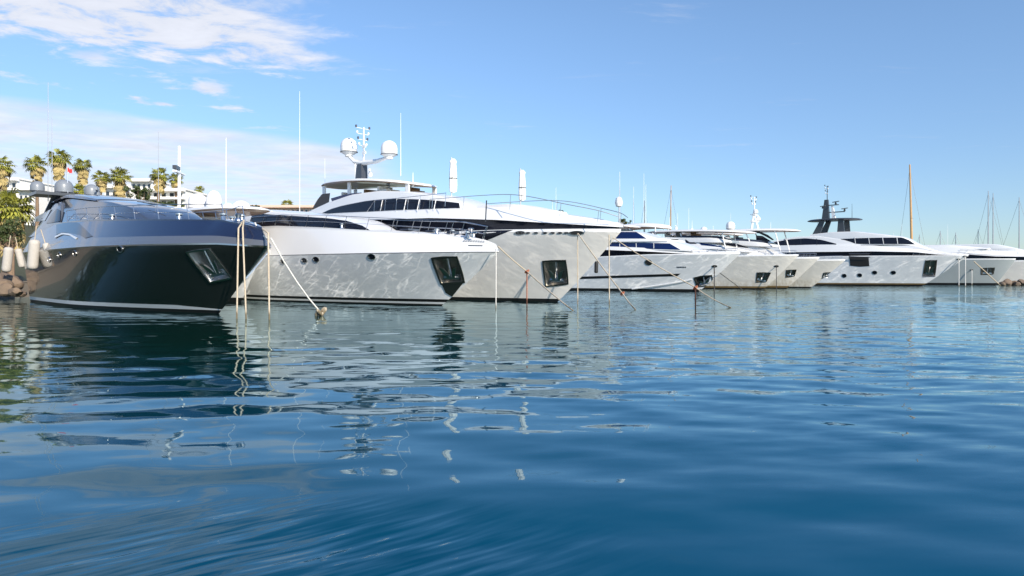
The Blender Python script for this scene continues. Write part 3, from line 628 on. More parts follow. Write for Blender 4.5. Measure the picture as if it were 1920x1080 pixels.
b7 = Yacht('white motor yacht with a white lattice mast and round radome above its roof', 1519, 540, -43, 5.3, 32, 3.5,
           [(-32,4.2),(-5,4.3),(5.3,4.35)], [(-32,4.35),(-5,4.45),(5.3,4.5)], p=(1.4,2.2), ins=.05, rt=.1)
simple_hull(b7, 'hull_stained', 'antifoul', [(1545,512),(1557,511),(1555,521),(1542,522)], fouling=False, wlz=.2)
ring_tier(b7, 'upper_bulwark', 'white', [(-30,4.3,6.4,.1,.4),(-14,4.4,6.2,.1,.4),(-6,4.45,5.3,.2,.6),(-1,4.48,4.6,.3,.6)], n=40)
h1, s1 = b7.tier('saloon', 'white', [(-27,6.0,8.2,2.6,2.4,.05),(-14,6.0,8.4,2.6,2.3,.08),(-10,5.8,7.6,2.4,2.0,.1),(-6,5.2,6.2,2.0,1.6,.1),(-3,4.8,5.0,1.4,1.1,.05)], n=36)
b7.win([(1408,434),(1420,433),(1436,440),(1447,449)], [(1408,437),(1420,437),(1432,443),(1444,450)], s1, 2.4)
b7.win([(1414,441),(1426,442),(1440,451)], [(1415,456),(1428,454),(1441,452.5)], s1, 2.5)
hardtop(b7, -17, -1.5, 2.6, 9.4, .4, arch=.2, slope=.2)
for x, k in ((-15.5,8.2),(-9,7.4),(-4,5.9)):
    for y in (-2,2): MB().tube([(x,y,k),(x-.9,y,9.35)], .1, 8).build('hardtop_pillar', 'white', b7.root)
m7 = MB().tube([(-9.6,-.3,9.7),(-9.2,-.1,13.2)], [.22,.12], 8).tube([(-8.6,.3,9.7),(-9.2,.1,12.2)], [.2,.12], 8).build('mast', 'white', b7.root)
mast_gear(m7, (-9.2,0,12.8), 2.6, arms=4, w=1.1)
for z, w in ((11.2,2.6),(12.3,2.2)): MB().box((-9.2,0,z), (.5,w,.14)).build('mast_platform', 'white', m7)
radome(b7.root, (-8.6,-.9,12.4), .4); radome(b7.root, (-9,1.0,11.35), .4); radome(b7.root, (-13,-1.0,9.9), .75)
b7.rail(-2, 4.6, 7, h=.6, lean=.2)

b8 = Yacht('large white motor yacht with dark mast and hardtop and an open side balcony', 1728, 536.5, -43, 7.6, 40, 4.4,
           [(-40,5.9),(-8,5.85),(0,5.72),(3,5.7),(7.6,5.7)], [(-40,6.0),(-8,5.93),(0,5.8),(3,5.78),(7.6,5.8)], p=(1.4,2.2), ins=.05, rt=.1)
simple_hull(b8, 'hull_white', 'antifoul', [(1735,488.5),(1757,488),(1753,518),(1730,519)], fouling=True, wlz=.3, fw=.05)
ring_tier(b8, 'dark_window_band', 'dark_glass', [(-38,5.9,7.1,.3,.25),(-12,5.85,6.95,.3,.2),(-2,5.75,6.6,.25,.15),(3.4,5.75,5.95,.2,.12)], n=40)
ring_tier(b8, 'upper_bulwark', 'white', [(-39,7.2,8.6,.1,.5),(-24,7.0,8.5,.1,.5),(-7.6,6.8,8.0,.06,.6),(-.5,6.5,7.1,.02,.6),(3,6.0,6.6,0,.5),(7.7,5.8,6.0,-.03,.15)])
for px, py in ((1583,517),(1612,516),(1640,511),(1675,511)): b8.porthole(px, py, .32, .36)
bal = b8.hull_patch('balcony_opening', 'rubber', [(1594,473),(1612,473),(1630,473)], [(1594,498),(1612,500),(1630,499)], off=.04)
for y0 in (476.5, 481): b8.hull_patch('balcony_rail', 'dark_grey', [(1592,y0),(1632,y0)], [(1592,y0+1.2),(1632,y0+1.2)], off=.3, parent=bal)
h1, s1 = b8.tier('saloon', 'white', [(-34,7.8,8.3,3.5,3.4,.03),(-29,7.8,9.3,3.5,3.1,.05),(-23,7.8,10.35,3.5,2.9,.08),(-18,7.8,10.2,3.5,2.9,.1),(-13,7.8,9.3,3.4,3.0,.05),(-10,7.6,8.6,3.2,3.0,.05)], n=40)
b8.win([(1428,462),(1450,454),(1480,448.5),(1510,446.5),(1540,449.5),(1568,457)], [(1428,463.5),(1450,461.5),(1480,460),(1510,459),(1540,458.5),(1568,458.5)], s1, 3.3)
h2, s2 = b8.tier('wheelhouse', 'white', [(-20,8.2,10.7,2.9,2.6,.1),(-15.6,8.2,11.0,3.1,2.7,.15),(-11,8.2,10.9,3.1,2.7,.15),(-6,8.1,10.1,3.0,2.6,.12),(-2.5,8.0,9.5,2.6,2.2,.1),(-.2,7.6,8.0,2.0,1.6,.05),(2.5,6.6,6.8,1.5,1.2,.02)], n=44)
b8.win([(1576,448),(1610,446.5),(1650,445.5),(1690,445),(1702,450)], [(1590,457),(1620,457.5),(1650,457.5),(1690,457.5),(1714,458)], s2, 2.9, both=True)
for x in (1602,1628,1654,1680): b8.win([(x,445),(x+1,445)], [(x+2.5,457.6),(x+3.5,457.6)], s2, 2.9, 'white', 'window_mullion', off=.06)
for x in (1470,1500,1530): b8.win([(x,447.5),(x+1,447.5)], [(x+1.5,459),(x+2.5,459)], s1, 3.3, 'dark_metal', 'window_mullion', off=.06)
hardtop(b8, -21.3, -10.6, 2.6, 13.55, .35, arch=.1, slope=.1, m='dark_grey', under='dark_grey')
for y in (-1.9,1.9):
    MB().prism([(-19.8,y-.12,10.6),(-18.2,y-.12,10.6),(-17.2,y-.12,13.6),(-18.2,y-.12,13.6)], (0,.24,0)).build('hardtop_pillar', 'dark_grey', b8.root)
    MB().prism([(-14.8,y-.12,10.9),(-13.4,y-.12,10.9),(-13.6,y-.12,13.6),(-14.6,y-.12,13.6)], (0,.24,0)).build('hardtop_pillar', 'dark_grey', b8.root)
m8 = MB().prism([(-18.4,-.4,13.9),(-16.9,-.4,13.9),(-17.2,-.25,18),(-17.9,-.25,18)], (0,.65,0)).build('mast', 'dark_grey', b8.root)
mast_gear(m8, (-17.4,0,17.6), 3.3, 'dark_grey', 4, 1.0)
MB().prism([(-16.4,-.2,14.0),(-15.7,-.2,14.0),(-16.2,-.2,16.6),(-16.6,-.2,16.6)], (0,.4,0)).build('mast_strut', 'radome_white', m8)
for c, w in (((-15.6,-.3,16.9),2.2),((-13.9,-.2,15.4),2.0),((-18.3,0,16.2),1.8)): radar(m8, c, w, 'dark_grey', .9)
MB().box((-15.6,0,15.3), (3.4,.4,.18)).box((-16.2,0,16.8), (2.2,.4,.16)).build('mast_platform', 'dark_grey', m8)
whip(b8.root, (-13,1.6,14), 3.0, .05, 'dark_grey'); b8.rail(-1, 7, 9, h=.5, lean=.15)

b9 = Yacht('white motor yacht with a grey hull, behind the large balcony yacht', 1866, 534.6, -43, 3.6, 32, 3.9,
           [(-32,5.6),(-8,5.6),(3.6,5.5)], [(-32,5.75),(-8,5.75),(3.6,5.65)], p=(1.5,2.4), ins=.05, rt=.1)
simple_hull(b9, 'hull_grey', 'antifoul', [(1840,503),(1865,502),(1862,514),(1840,515)], wlz=.45)  # one even grey on this hull, darker than its neighbours
ring_tier(b9, 'dark_window_band', 'dark_glass', [(-28,5.7,7.5,.3,.25),(-10,5.7,7.3,.3,.2),(-4,5.7,6.6,.25,.15),(1,5.7,6.1,.2,.12)], n=40)
ring_tier(b9, 'upper_bulwark', 'white', [(-30,7.4,8.3,.1,.5),(-14,7.3,8.3,.1,.5),(-4.6,6.9,8.3,.06,.6),(1,6.4,7.4,.02,.6),(4,6.2,6.9,0,.2)])
b9.tier('saloon', 'white', [(-27,8,9.1,2.8,2.6,.05),(-8,8,8.9,2.7,2.4,.08),(-1,7.8,8.0,2.0,1.6,.05)], n=24)
b9.rail(-6, 3.4, 8, h=.5, lean=.1, z0=1.6)

b10 = Yacht('white motor yacht cut off by the right edge of the photo', 1952, 534, -43, 4.2, 34, 3.9,
           [(-34,5.2),(-8,5.3),(4.2,5.3)], [(-34,5.4),(-8,5.5),(4.2,5.5)], p=(1.5,2.4), ins=.05, rt=.1)
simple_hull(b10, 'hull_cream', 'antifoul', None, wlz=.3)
ring_tier(b10, 'dark_window_band', 'dark_glass', [(-28,5.45,6.8,.3,.25),(-10,5.45,6.7,.3,.2),(2,5.5,6.1,.2,.12)], n=40)
ring_tier(b10, 'upper_bulwark', 'white', [(-30,6.7,7.7,.1,.5),(-12,6.6,7.8,.1,.5),(-2,6.3,7.5,.06,.6),(4.5,6.0,6.5,0,.2)])
b10.tier('saloon', 'white', [(-27,7.5,9.6,2.8,2.6,.05),(-8,7.5,9.4,2.7,2.4,.08),(-2,7.3,7.6,2.0,1.6,.05)], n=24)

def flybridge(b, x0, x1, w, z0, z1, slope=0, seats=3):
    b.tier('flybridge', 'white', [(x0,z0-.4,z0+.35,w,w-.1,.02),(x1-1.6,z0-.4-slope,z0+.35-slope,w-.1,w-.25,.02),(x1,z0-.4-slope,z0-.1-slope,w-.6,w-.9,.02)], n=16)
    sc, _ = b.tier('flybridge_screen', 'grey_glass', [(x0+(x1-x0)*.45,z0+.3-slope*.5,z1-slope*.5,w-.22,w-.4,.01),(x1-1.8,z0+.3-slope,z1-slope,w-.35,w-.6,.01),(x1-.7,z0+.1-slope,z0+.3-slope,w-.7,w-1,.01)], n=16)
    for i in range(seats):
        x = x0+1.2+i*(x1-x0)*.16
        MB().box((x,-.5+.5*(i % 2),z0+.45-slope*.2), (1.0,1.5,.4)).box((x-.45,-.5+.5*(i % 2),z0+.8-slope*.2), (.22,1.5,.45)).build('flybridge_seat', ('teak','canvas','dark_grey')[i % 3], b.root)
flybridge(b4, -23, -9.5, 2.4, 7.65, 8.25); flybridge(b5, -19, -4.5, 2.4, 7.95, 8.6, .6, 4); flybridge(b6, -19, -8.5, 2.3, 7.75, 8.4, .4); flybridge(b7, -16.5, -5.5, 2.4, 8.1, 8.8, .9)
for b, L_ in ((b4, ((-22,-1,8.7,4),(-23,1,8.7,6),(-20,0,8.7,1.2))), (b5, ((-16,.8,9.4,2.2),(-11,-1,9.2,1.4))), (b6, ((-18,-1,9.1,3.6),(-17,1,9.1,4.5),(-12,0,9.0,1.3))), (b7, ((-14,1.2,9.8,3.2),(-6,-1,9.6,1.3))), (b8, ((-20,2,10.6,4),)), (b9, ((-18,0,9.1,5),(-20,1,9.1,3.5))), (b10, ((-18,0,9.5,5),))):
    for x, y, z, h in L_: whip(b.root, (x,y,z), h, .035)
for b, P_ in ((b4, ((-18,.8,8.9,.5),)), (b6, ((-14,.6,9.15,.55),(-15.5,-.8,9.15,.4))), (b9, ((-16,-.5,9.1,.55),))):
    for x, y, z, r in P_: radome(b.root, (x,y,z), r)
radar(b4.root, (-19.5,-.8,8.85), 1.5); radar(b5.root, (-14.5,.2,9.45), 1.6); radar(b9.root, (-17.5,.6,9.1), 1.6)

# the white yacht lying between the black one and its white neighbour, only its upper deck in view
O = on_water(470, 572)
b0 = Yacht('white motor yacht mostly hidden behind the black yacht, with big white radomes', 452, 566, -43, 3.0, 28, 3.3,
           [(-28,3.2),(-5,3.4),(3.0,3.4)], [(-28,4.5),(-5,4.3),(3.0,4.2)], p=(1.5,2.4), ins=.3, rt=-.2)
simple_hull(b0, 'hull_white', 'antifoul', None)
h1, s1 = b0.tier('saloon', 'white', [(-24,4.4,6.6,2.8,2.5,.05),(-10,4.4,6.5,2.8,2.4,.1),(-5,4.3,5.6,2.3,1.9,.1),(-2,4.2,4.5,1.6,1.2,.03)], n=30)
b0.tier('flybridge', 'white', [(-23,6.5,7.3,2.6,2.5,.02),(-10,6.5,7.3,2.5,2.3,.03),(-7.5,6.4,6.6,2.0,1.7,.02)], n=24)
b0.rail(-8, 2.6, 7, h=.8, lean=.3)
for px, py, r, y in ((371,394,.70,-.3),(401,394,.56,.2),(452,400,.66,1.4),(428,398,.4,1.0)):
    x, z = b0.at(px, py, y); radome(b0.root, (x, y, z-.05), r, 'radome_white', {.70:1.0,.56:1.45,.66:.8}.get(r, 1))
hx, hz = b0.at(410, 396, 0)
hardtop(b0, hx-9, hx+6, 2.4, hz-.25, .3, arch=.1)
for x in (hx-7, hx+4.5):
    for y in (-1.9,1.9): MB().tube([(x,y,6.6),(x,y,hz-.2)], .1, 8).build('hardtop_pillar', 'white', b0.root)
x, z = b0.at(336, 396, -1.2); x2, z2 = b0.at(336, 274, -1.2)
m0 = MB().tube([(x,-1.2,z-2.2),(x,-1.2,z2)], [.14,.1], 8).build('mast', 'white', b0.root)
x3, z3 = b0.at(336, 324, -1.2); MB().box((x,-1.2,z3), (.3,2.2,.12), Matrix.Rotation(.9,3,'Z')).build('crossarm', 'white', m0)
MB().box((x+.5,-1.6,z3+.3), (.3,.9,.28), Matrix.Rotation(.9,3,'Z')).build('radar', 'dark_grey', m0)
x, z = b0.at(424, 396, .8); x2, z2 = b0.at(424, 258, .8); whip(b0.root, (x,.8,z), z2-z, .035)

# ------------------------------------------------------------------ mooring lines
def rope(pts, label, r=.04, m='rope', sag=0, name='mooring_rope', group='mooring lines running into the water'):
    P = [Vector(p) for p in pts]; o0 = P[0].copy(); out = []
    for a, b in zip(P[:-1], P[1:]):
        k = max(4, int((b-a).length/1.2))
        for i in range(k): t = i/k; out.append(a.lerp(b, t)-Vector((0,0,sag*4*t*(1-t)))-o0)
    out.append(P[-1]-o0)
    o = MB().tube(out, r, 8).build(name, m, None, 60, loc=o0)
    return tag(o, label, 'rope', group)
def knot(o, at, r, m):
    at = Vector(at)-o.location; mb = MB()
    mb.tube([at+Vector((r*1.1*math.cos(q)*(1+.3*math.sin(3*q)), r*.9*math.sin(q), r*.8*math.sin(2*q)+.3*r*math.cos(q))) for q in np.linspace(0, 4*math.pi, 34)], r*.42, 7)
    mb.tube([at, at+Vector((r*.8,-r*.3,-r*1.6))], r*.35, 6).tube([at, at+Vector((-r*.3,r*.3,-r*1.9))], r*.3, 6)
    mb.build('knot', m, o, 60)
def under(p, k=.4): p = Vector(p); return Vector((p.x, p.y, -k))
for (a, b_, c, d0, lab) in (((457,413),(447,428),(444,600),30.2,'beige mooring rope hanging straight down from the black bow, leftmost of three'),
                       ((457,414),(455,428),(461.5,607),29.9,'beige mooring rope hanging from the black bow, the middle of three'),
                       ((490,428),(503,437),(505,606),29.4,'beige mooring rope hanging off the very tip of the black bow')):
    w = on_water(c[0], 519+F*CAMH/(d0-.8)); w.x = (c[0]-960)/F*w.y
    rope([W(*a, d0+.9), W(*b_, d0), w, under(w, .5)], lab, .037, 'rope')
w = on_water(601, 592)
o = rope([W(478,418,30.6), W(508,447,29.6), w+Vector((0,0,.16)), ], 'pale mooring rope slanting from the black bow to a knot at the water', .036, 'rope_white', .22)
knot(o, w+Vector((0,0,.16)), .17, 'rope')
cn = MB()
for i in range(7): cn.tube([Vector((.05*i*.5+.05*math.cos(q), .05*math.sin(q)*(i % 2), .05-.09*i+.07*math.sin(q))) for q in np.linspace(0,2*math.pi,11)], .022, 5)
c = cn.build('mooring_chain', 'rope_red', None, loc=w); tag(c, 'rusty chain sinking below the knot of the pale rope', 'chain')
def vrope(px, py, d, lab, m='rope', r=.035):
    a = W(px, py, d); w = Vector((a.x, d-.1, 0)); return rope([a, w, under(w)], lab, r, m)
vrope(930, 466, 38.9, 'thin pale rope falling straight from the bow tip of the low white yacht', 'rope_white', .03)
def hrope(b, px, py, lab, m='rope', r=.035):       # a line let down from a hawsehole in a topside
    x, z = b.on(px, py); x = min(x, b.xs(z)-.15); c = b.xz(x, z); n = b.nrm(x, z)
    b.porthole_xz(x, z, .12, .26, 'rubber')
    p = b.root.matrix_basis @ Vector(c+n*.06); q = b.root.matrix_basis @ Vector(c+n*.35+np.array((0,0,-.12))); w = Vector((q.x, q.y, 0))
    return rope([p, q, w, under(w)], lab, r, m)
k = W(988,509,41); e = on_water(1075,583)
o = rope([W(934,462,39), k, e, under(e)], 'brown mooring line from the low white yacht slanting right into the water', .035, 'rope', .05); knot(o, k, .09, 'rope_red')
w = Vector((k.x, k.y, 0)); rope([k, w, under(w)], 'rusty red rope hanging from the knot beside the low white yacht', .035, 'rope_red')
vrope(1083, 438, 44.9, 'thin beige rope falling straight from the hawsehole of the tall white yacht', 'rope', .035)
k = W(1167,550,39.5); e = on_water(1192,581)
o = rope([W(1084,438,44.9), k, e, under(e)], 'brown line slanting right from the hawsehole of the tall white yacht', .035, 'rope', .05); knot(o, k, .08, 'rope_red')
vrope(1142, 440, 44, 'beige rope falling from under the bow tip of the tall white yacht', 'rope', .035)
k = W(1304,539,42); e = on_water(1371,577)
o = rope([W(1150,446,45.5), k, e, under(e)], 'long brown line crossing in front of the blue windowed yacht', .032, 'rope', .1); knot(o, k, .09, 'rope_red')
w = Vector((k.x, k.y, 0)); rope([k, w, under(w)], 'rust red rope hanging from the long line before the blue windowed yacht', .04, 'rope_red')
hrope(b4, 1340, 499, 'dark chain hanging beside the bow of the blue windowed yacht', 'rope_dark', .06)
e = on_water(1392,543); rope([W(1350,512,80), e, under(e)], 'thin dark line slanting from the blue windowed yacht to the water', .045, 'rope_dark')
hrope(b5, 1456, 499, 'thin dark line hanging before the beige hardtop yacht', 'rope_dark', .05)
hrope(b8, 1797, 486, 'pale vertical line just left of two others off the large balcony yacht', 'rope_white', .07)
hrope(b8, 1809, 480.5, 'pale vertical line under the bow tip of the large balcony yacht', 'rope_white', .07)
hrope(b9, 1822, 506, 'short pale line right of the large balcony yacht bow', 'rope_white', .07)
e = on_water(1876,535.5); rope([W(1826,490,126), e, under(e)], 'thick beige hawser slanting down to the right of the large balcony yacht', .09, 'rope')

# ------------------------------------------------------------------ fenders
def fender(px, yt, yb, d, tilt, lab, m='fender', rr=None):
    a, b_ = W(px, yt, d), W(px, yb, d); h = (a-b_).length; r = rr or h*.165
    e = empty('boat_fender', (a+b_)/2); e.rotation_euler = (rad(4), tilt, 0); tag(e, lab, 'fender', 'fenders hung along the hulls')
    h2 = h/2; MB().lathe([(r*.3,-h2),(r*.75,-h2*.96),(r*.97,-h2*.86),(r,-h2*.7),(r,h2*.7),(r*.97,h2*.86),(r*.75,h2*.96),(r*.3,h2)], (0,0,0), 18).build('body', m, e, 60)
    MB().tube([(0,0,h2),(0,.05,h2+.9)], .025, 6).build('lanyard', 'rope', e)
fender(63,449,505,44.5,.13,'largest pale fender at the stern of the black yacht, standing clear of its side')
fender(91,455,492,43.5,-.30,'pale fender lying against the black hull, half in shade')
fender(14,463,510,52.5,.16,'pale fender leaning at the left edge by the quay')
fender(38,466,502,53.2,-.2,'small grey-beige fender between two larger pale ones')
fender(1118,490,512,77,.02,'dark green fender hanging on the blue windowed yacht','rubber')
fender(1637,476,490,139,.02,'black fender beside the open balcony of the large yacht','rubber')

# ------------------------------------------------------------------ land: quay, rocks, hill
a0 = rad(-44); qu, qv = Vector((math.cos(a0), math.sin(a0), 0)), Vector((-math.sin(a0), math.cos(a0), 0))   # qu out to sea, qv along the quay
Q0 = Vector((-14.3, 33.4, 0))-39*qu
def QP(m, k, z): return Q0-float(m)*qu+float(k)*qv+Vector((0,0,float(z)))       # m metres inland, k metres along
mb = MB(); mb.prism([QP(0,-60,-2),QP(0,260,-2),QP(14,260,-2),QP(14,-60,-2)], (0,0,3.3))
tag(mb.build('quay', 'concrete'), kind='structure')
mb = MB(); mb.prism([QP(-.08,-60,1.31),QP(-.08,260,1.31),QP(.5,260,1.31),QP(.5,-60,1.31)], (0,0,.14))
tag(mb.build('quay_kerb', 'concrete'), kind='structure')
def hgt(m, k):
    r = min(max((m-16)/90, 0), 1); r = r*r*(3-2*r); f = min(max((150-k)/130, 0), 1); f = f*f*(3-2*f)
    return 1.2+r*(2+9.5*f)
rows = [[QP(m, k, hgt(m, k)+.5*math.sin(m*.21+k*.13)*min(1,(m-13)/30)) for k in np.linspace(-220, 420, 70)] for m in np.r_[13.5, np.linspace(18, 320, 50)]]
tag(MB().grid(rows).build('hill', 'ground', None, 180), kind='structure')
def rock(c, r, lab, seed, grp='boulders at the water line'):
    bm = bmesh.new(); bmesh.ops.create_icosphere(bm, subdivisions=3, radius=1); g = np.random.default_rng(seed); dirs = g.normal(size=(14,3)); dirs /= np.linalg.norm(dirs, axis=1)[:,None]; h = g.uniform(.55,.95,14)
    for v in bm.verts:
        d = np.array(v.co); k = min(1, min(hh/max(d@n, .01) for hh, n in zip(h, dirs))); v.co = v.co*k*r*(1+g.normal()*.02); v.co.z *= .75
    me = bpy.data.meshes.new('boulder'); bm.to_mesh(me); bm.free(); o = link('boulder', me, 'rock', None, 25, c); tag(o, lab, 'boulder', grp)
for i, (px, py, d, r) in enumerate(((2,538,53,.9),(12,543,52.5,.75),(22,532,54.5,.9),(30,547,52,.6),(-8,530,54,1.2),(8,523,56,.9),(40,551,52.5,.4))):
    p = W(px, py, d); rock(p, r, 'brown boulder in the heap under the quay at the left edge', 20+i, 'boulders heaped under the quay at the left edge')
for i, (px, d, r, z) in enumerate(((1880,141,.8,.4),(1889,141,1.1,.6),(1899,142,.9,.5),(1908,141,.8,.4),(1916,142,1.1,.6),(1926,142,1.2,.6))):
    p = W(px, 530, d); p.z = z; rock(p, r, 'pinkish boulder in the low heap at the right edge', 60+i, 'boulders heaped at the right edge')

def lamp(k, lab):
    p = QP(5, k, 1.3); e = empty('street_lamp', p); tag(e, lab, 'street lamp', 'street lamps along the quay')
    MB().tube([(0,0,0),(0,0,.6),(0,0,7.6)], [.14,.09,.06], 8).build('post', 'dark_metal', e)
    MB().tube([(0,0,7.5),(.5,-.5,7.8),(1.0,-1.0,7.8)], .045, 6).build('arm', 'dark_metal', e); MB().box((1.1,-1.1,7.78), (.7,.28,.12), Matrix.Rotation(-.78,3,'Z')).build('lamp_head', 'dark_grey', e)
for i in range(7): lamp(8+18*i, 'grey lamp post on the quay behind the moored yachts')

# ------------------------------------------------------------------ palms
def blade(mb, p, d, up, L, w, n=9, droop=.35, dry=False):
    """one fan leaf: petiole end p, heading d; n pointed segments"""
    d = d.normalized(); s = d.cross(up).normalized(); u = s.cross(d).normalized()
    for i in range(n):
        a = (i/(n-1)-.5)*rad(230 if not dry else 120); t = d*math.cos(a)+s*math.sin(a)
        l = L*(.75+.25*math.cos(a))*random.uniform(.88,1.1); mid = p+t*l*.6+u*.10*L*random.uniform(0,1); tip = p+t*l-Vector((0,0,droop*L*random.uniform(.5,1.2)))
        q = t.cross(u).normalized()*w
        mb.add([p, mid-q, tip, mid+q], [(0,1,2,3)])
def palm(h, R, skirt, seed, label):
    random.seed(seed); e = empty('fan_palm', (0,0,0)); tag(e, label, 'palm tree', 'fan palms on the shore')
    bx, by = random.uniform(-.5,.5), random.uniform(-.5,.5)
    tr = [(bx*t*t, by*t*t, h*t) for t in np.linspace(0,1,9)]
    mb = MB(); mb.tube(tr, [.42,.34,.30,.28,.27,.26,.27,.30,.26], 12); mb.build('trunk', 'trunk', e, 60)
    c = Vector(tr[-1]); g = MB(); pt = MB()
    for i in range(50):
        el = math.asin(random.uniform(-.5, .99)); az = random.uniform(0, 2*math.pi)
        d = Vector((math.cos(el)*math.cos(az), math.cos(el)*math.sin(az), math.sin(el)))
        l = R*random.uniform(.40,.70); p = c+d*l+Vector((0,0,.1)); g.tube([c, p], .022, 3, False)
        d2 = (d+Vector((0,0,-.25))+Vector([random.uniform(-.25,.25) for _ in range(3)])).normalized()
        up = Vector((0,0,1)) if abs(d2.z) < .9 else Vector((math.cos(az+1), math.sin(az+1), .2))
        blade(g, p, d2, up, R*random.uniform(.36,.50), R*.045, 10, .3)
    g.build('crown', 'frond', e, 180)
    k = MB()
    for i in range(30):
        az = random.uniform(0, 2*math.pi); el = random.uniform(-1.4, -.45)
        d = Vector((math.cos(el)*math.cos(az), math.cos(el)*math.sin(az), math.sin(el))); p = c+d*R*random.uniform(.2,.5)
        k.tube([c, p], .02, 3, False)
        d2 = (d+Vector((random.uniform(-.3,.3), random.uniform(-.3,.3), -.6))).normalized()
        blade(k, p, d2, Vector((math.cos(az), math.sin(az), .2)), R*random.uniform(.32,.5), R*.05, 9, .3, True)
    for i in range(int(30*skirt)):
        az = random.uniform(0, 2*math.pi); t = random.uniform(0, 1); z = -R*.3-t*skirt*R; rr = R*.36*(1-.5*t)*random.uniform(.4,1.1)
        p0 = c+Vector((.2*math.cos(az), .2*math.sin(az), z)); p = p0+Vector((rr*math.cos(az), rr*math.sin(az), -R*.15))
        k.tube([p0, p], .02, 3, False)
        blade(k, p, Vector((random.uniform(0,.5)*math.cos(az), random.uniform(0,.5)*math.sin(az), -1)), Vector((math.cos(az), math.sin(az), .1)), R*random.uniform(.25,.45), R*.045, 8, .15, True)
    k.build('dry_frond_skirt', 'frond_dry', e, 180)
    return e
def ground_at(x, y):
    v = Vector((x, y, 0))-Q0; return hgt(-v.dot(qu), v.dot(qv))
PALMS = [(6,288,50,120,.9,'fan palm at the left edge of the photo with a long golden skirt'),
 (70,292,40,128,.9,'fan palm standing just left of the tallest one'),
 (114,277,44,118,1.1,'tallest fan palm, above the grey radomes of the black yacht'),
 (151,295,36,125,1.0,'fan palm just right of the tallest one'),
 (185,318,33,135,.7,'smaller fan palm over the right grey radome of the black yacht'),
 (222,313,40,120,1.9,'fan palm with a green crown and leaves hanging far down its trunk'),
 (295,311,38,128,.8,'fan palm before the white villa with a golden skirt'),
 (331,323,28,150,.8,'fan palm partly behind the thin white mast'),
 (375,348,19,200,.8,'small distant fan palm above the white radomes'),
 (540,374,25,190,.5,'lone fan palm over the pinkish terrace'),
 (14,354,84,66,1.1,'near fan palm low at the left edge with a bright orange skirt'),
 (148,345,30,120,1.2,'short fan palm low behind the black yacht roof')]
for i, (px, yt, wpx, d, sk_, lab) in enumerate(PALMS):
    R = wpx/F*d/2*1.12; p = W(px, yt, d); zc = p.z-R*.88; gz = ground_at(p.x, p.y); gz = min(gz, zc-3)
    e = palm(zc-gz, R, sk_, 100+i, lab); e.location = (p.x, p.y, gz)

def leaf_clump(mb, c, r, n, sz, flat=.8):
    for _ in range(n):
        d = Vector([random.gauss(0,1) for _ in range(3)]).normalized(); p = Vector(c)+Vector((d.x*r, d.y*r, d.z*r*flat))*random.uniform(.55,1.05)
        a = Vector([random.gauss(0,1) for _ in range(3)]).normalized(); b_ = a.cross(d).normalized(); s_ = sz*random.uniform(.6,1.3)
        if b_.length < .1: continue
        mb.add([p+a*s_, p+b_*s_*.6, p-a*s_, p-b_*s_*.6], [(0,1,2,3)])
def bush(px, py, wpx, hpx, d, seed, lab, name='broadleaf_tree'):
    random.seed(seed); c = W(px, py, d); w, h = wpx/F*d/2, hpx/F*d/2; gz = min(ground_at(c.x, c.y), c.z-h)
    e = empty(name, (c.x, c.y, gz)); tag(e, lab, 'tree', 'leafy trees on the shore'); zc = c.z-gz
    MB().tube([(0,0,0),(.1,0,zc*.5),(0,.1,zc)], [.3,.22,.1], 8).build('trunk', 'trunk', e)
    br = MB()
    mb = MB()
    for _ in range(26):
        o = Vector((random.uniform(-.85,.85)*w, random.uniform(-.85,.85)*w, zc+random.uniform(-.75,.8)*h)); leaf_clump(mb, o, min(w,h)*random.uniform(.25,.5), 90, max(w,h)*.07)
        br.tube([(0,0,zc*.6), o], [.08,.02], 5)
    br.build('branches', 'trunk', e); mb.build('crown', 'bush', e, 180)
bush(262,364,46,26,118,1,'dark leafy tree at the foot of the white villa')
bush(20,440,56,60,60,2,'dark leafy tree low at the left edge above the fenders')
bush(8,400,50,50,70,7,'leafy tree behind the near palm at the left edge')
bush(1172,416,24,12,210,3,'distant round tree showing over the blue windowed yacht')
bush(1052,398,12,9,220,4,'tiny distant tree top over the foredeck of the tall white yacht')
bush(310,384,60,12,110,5,'low leafy tree behind the windscreen of the black yacht')
bush(475,388,22,8,180,6,'flat leafy tree beside the pinkish terrace')

def unseen_tree(k, m_, h, w_, seed):
    p = QP(m_, k, 0); gz = hgt(m_, k); random.seed(seed); e = empty('broadleaf_tree', (p.x, p.y, gz))
    tag(e, 'unseen dark leafy tree beyond the left edge, added for the black hull to reflect', 'tree', 'unseen trees beyond the left edge, added to darken the black hull reflection')
    MB().tube([(0,0,0),(.2,0,h*.4),(0,.2,h*.8)], [.35,.25,.1], 8).build('trunk', 'trunk', e)
    mb = MB()
    for _ in range(24): leaf_clump(mb, Vector((random.uniform(-1,1)*w_, random.uniform(-1,1)*w_, h*random.uniform(.3,.95))), w_*random.uniform(.3,.5), 80, .42)
    mb.build('crown', 'bush', e, 180)
for i in range(9): unseen_tree(-8-7*i, 4+(i*37 % 5), 6+(i*13 % 4), 3.2+.3*(i % 3), 200+i)  # unseen trees, added so the black hull mirrors dark leaves instead of sky

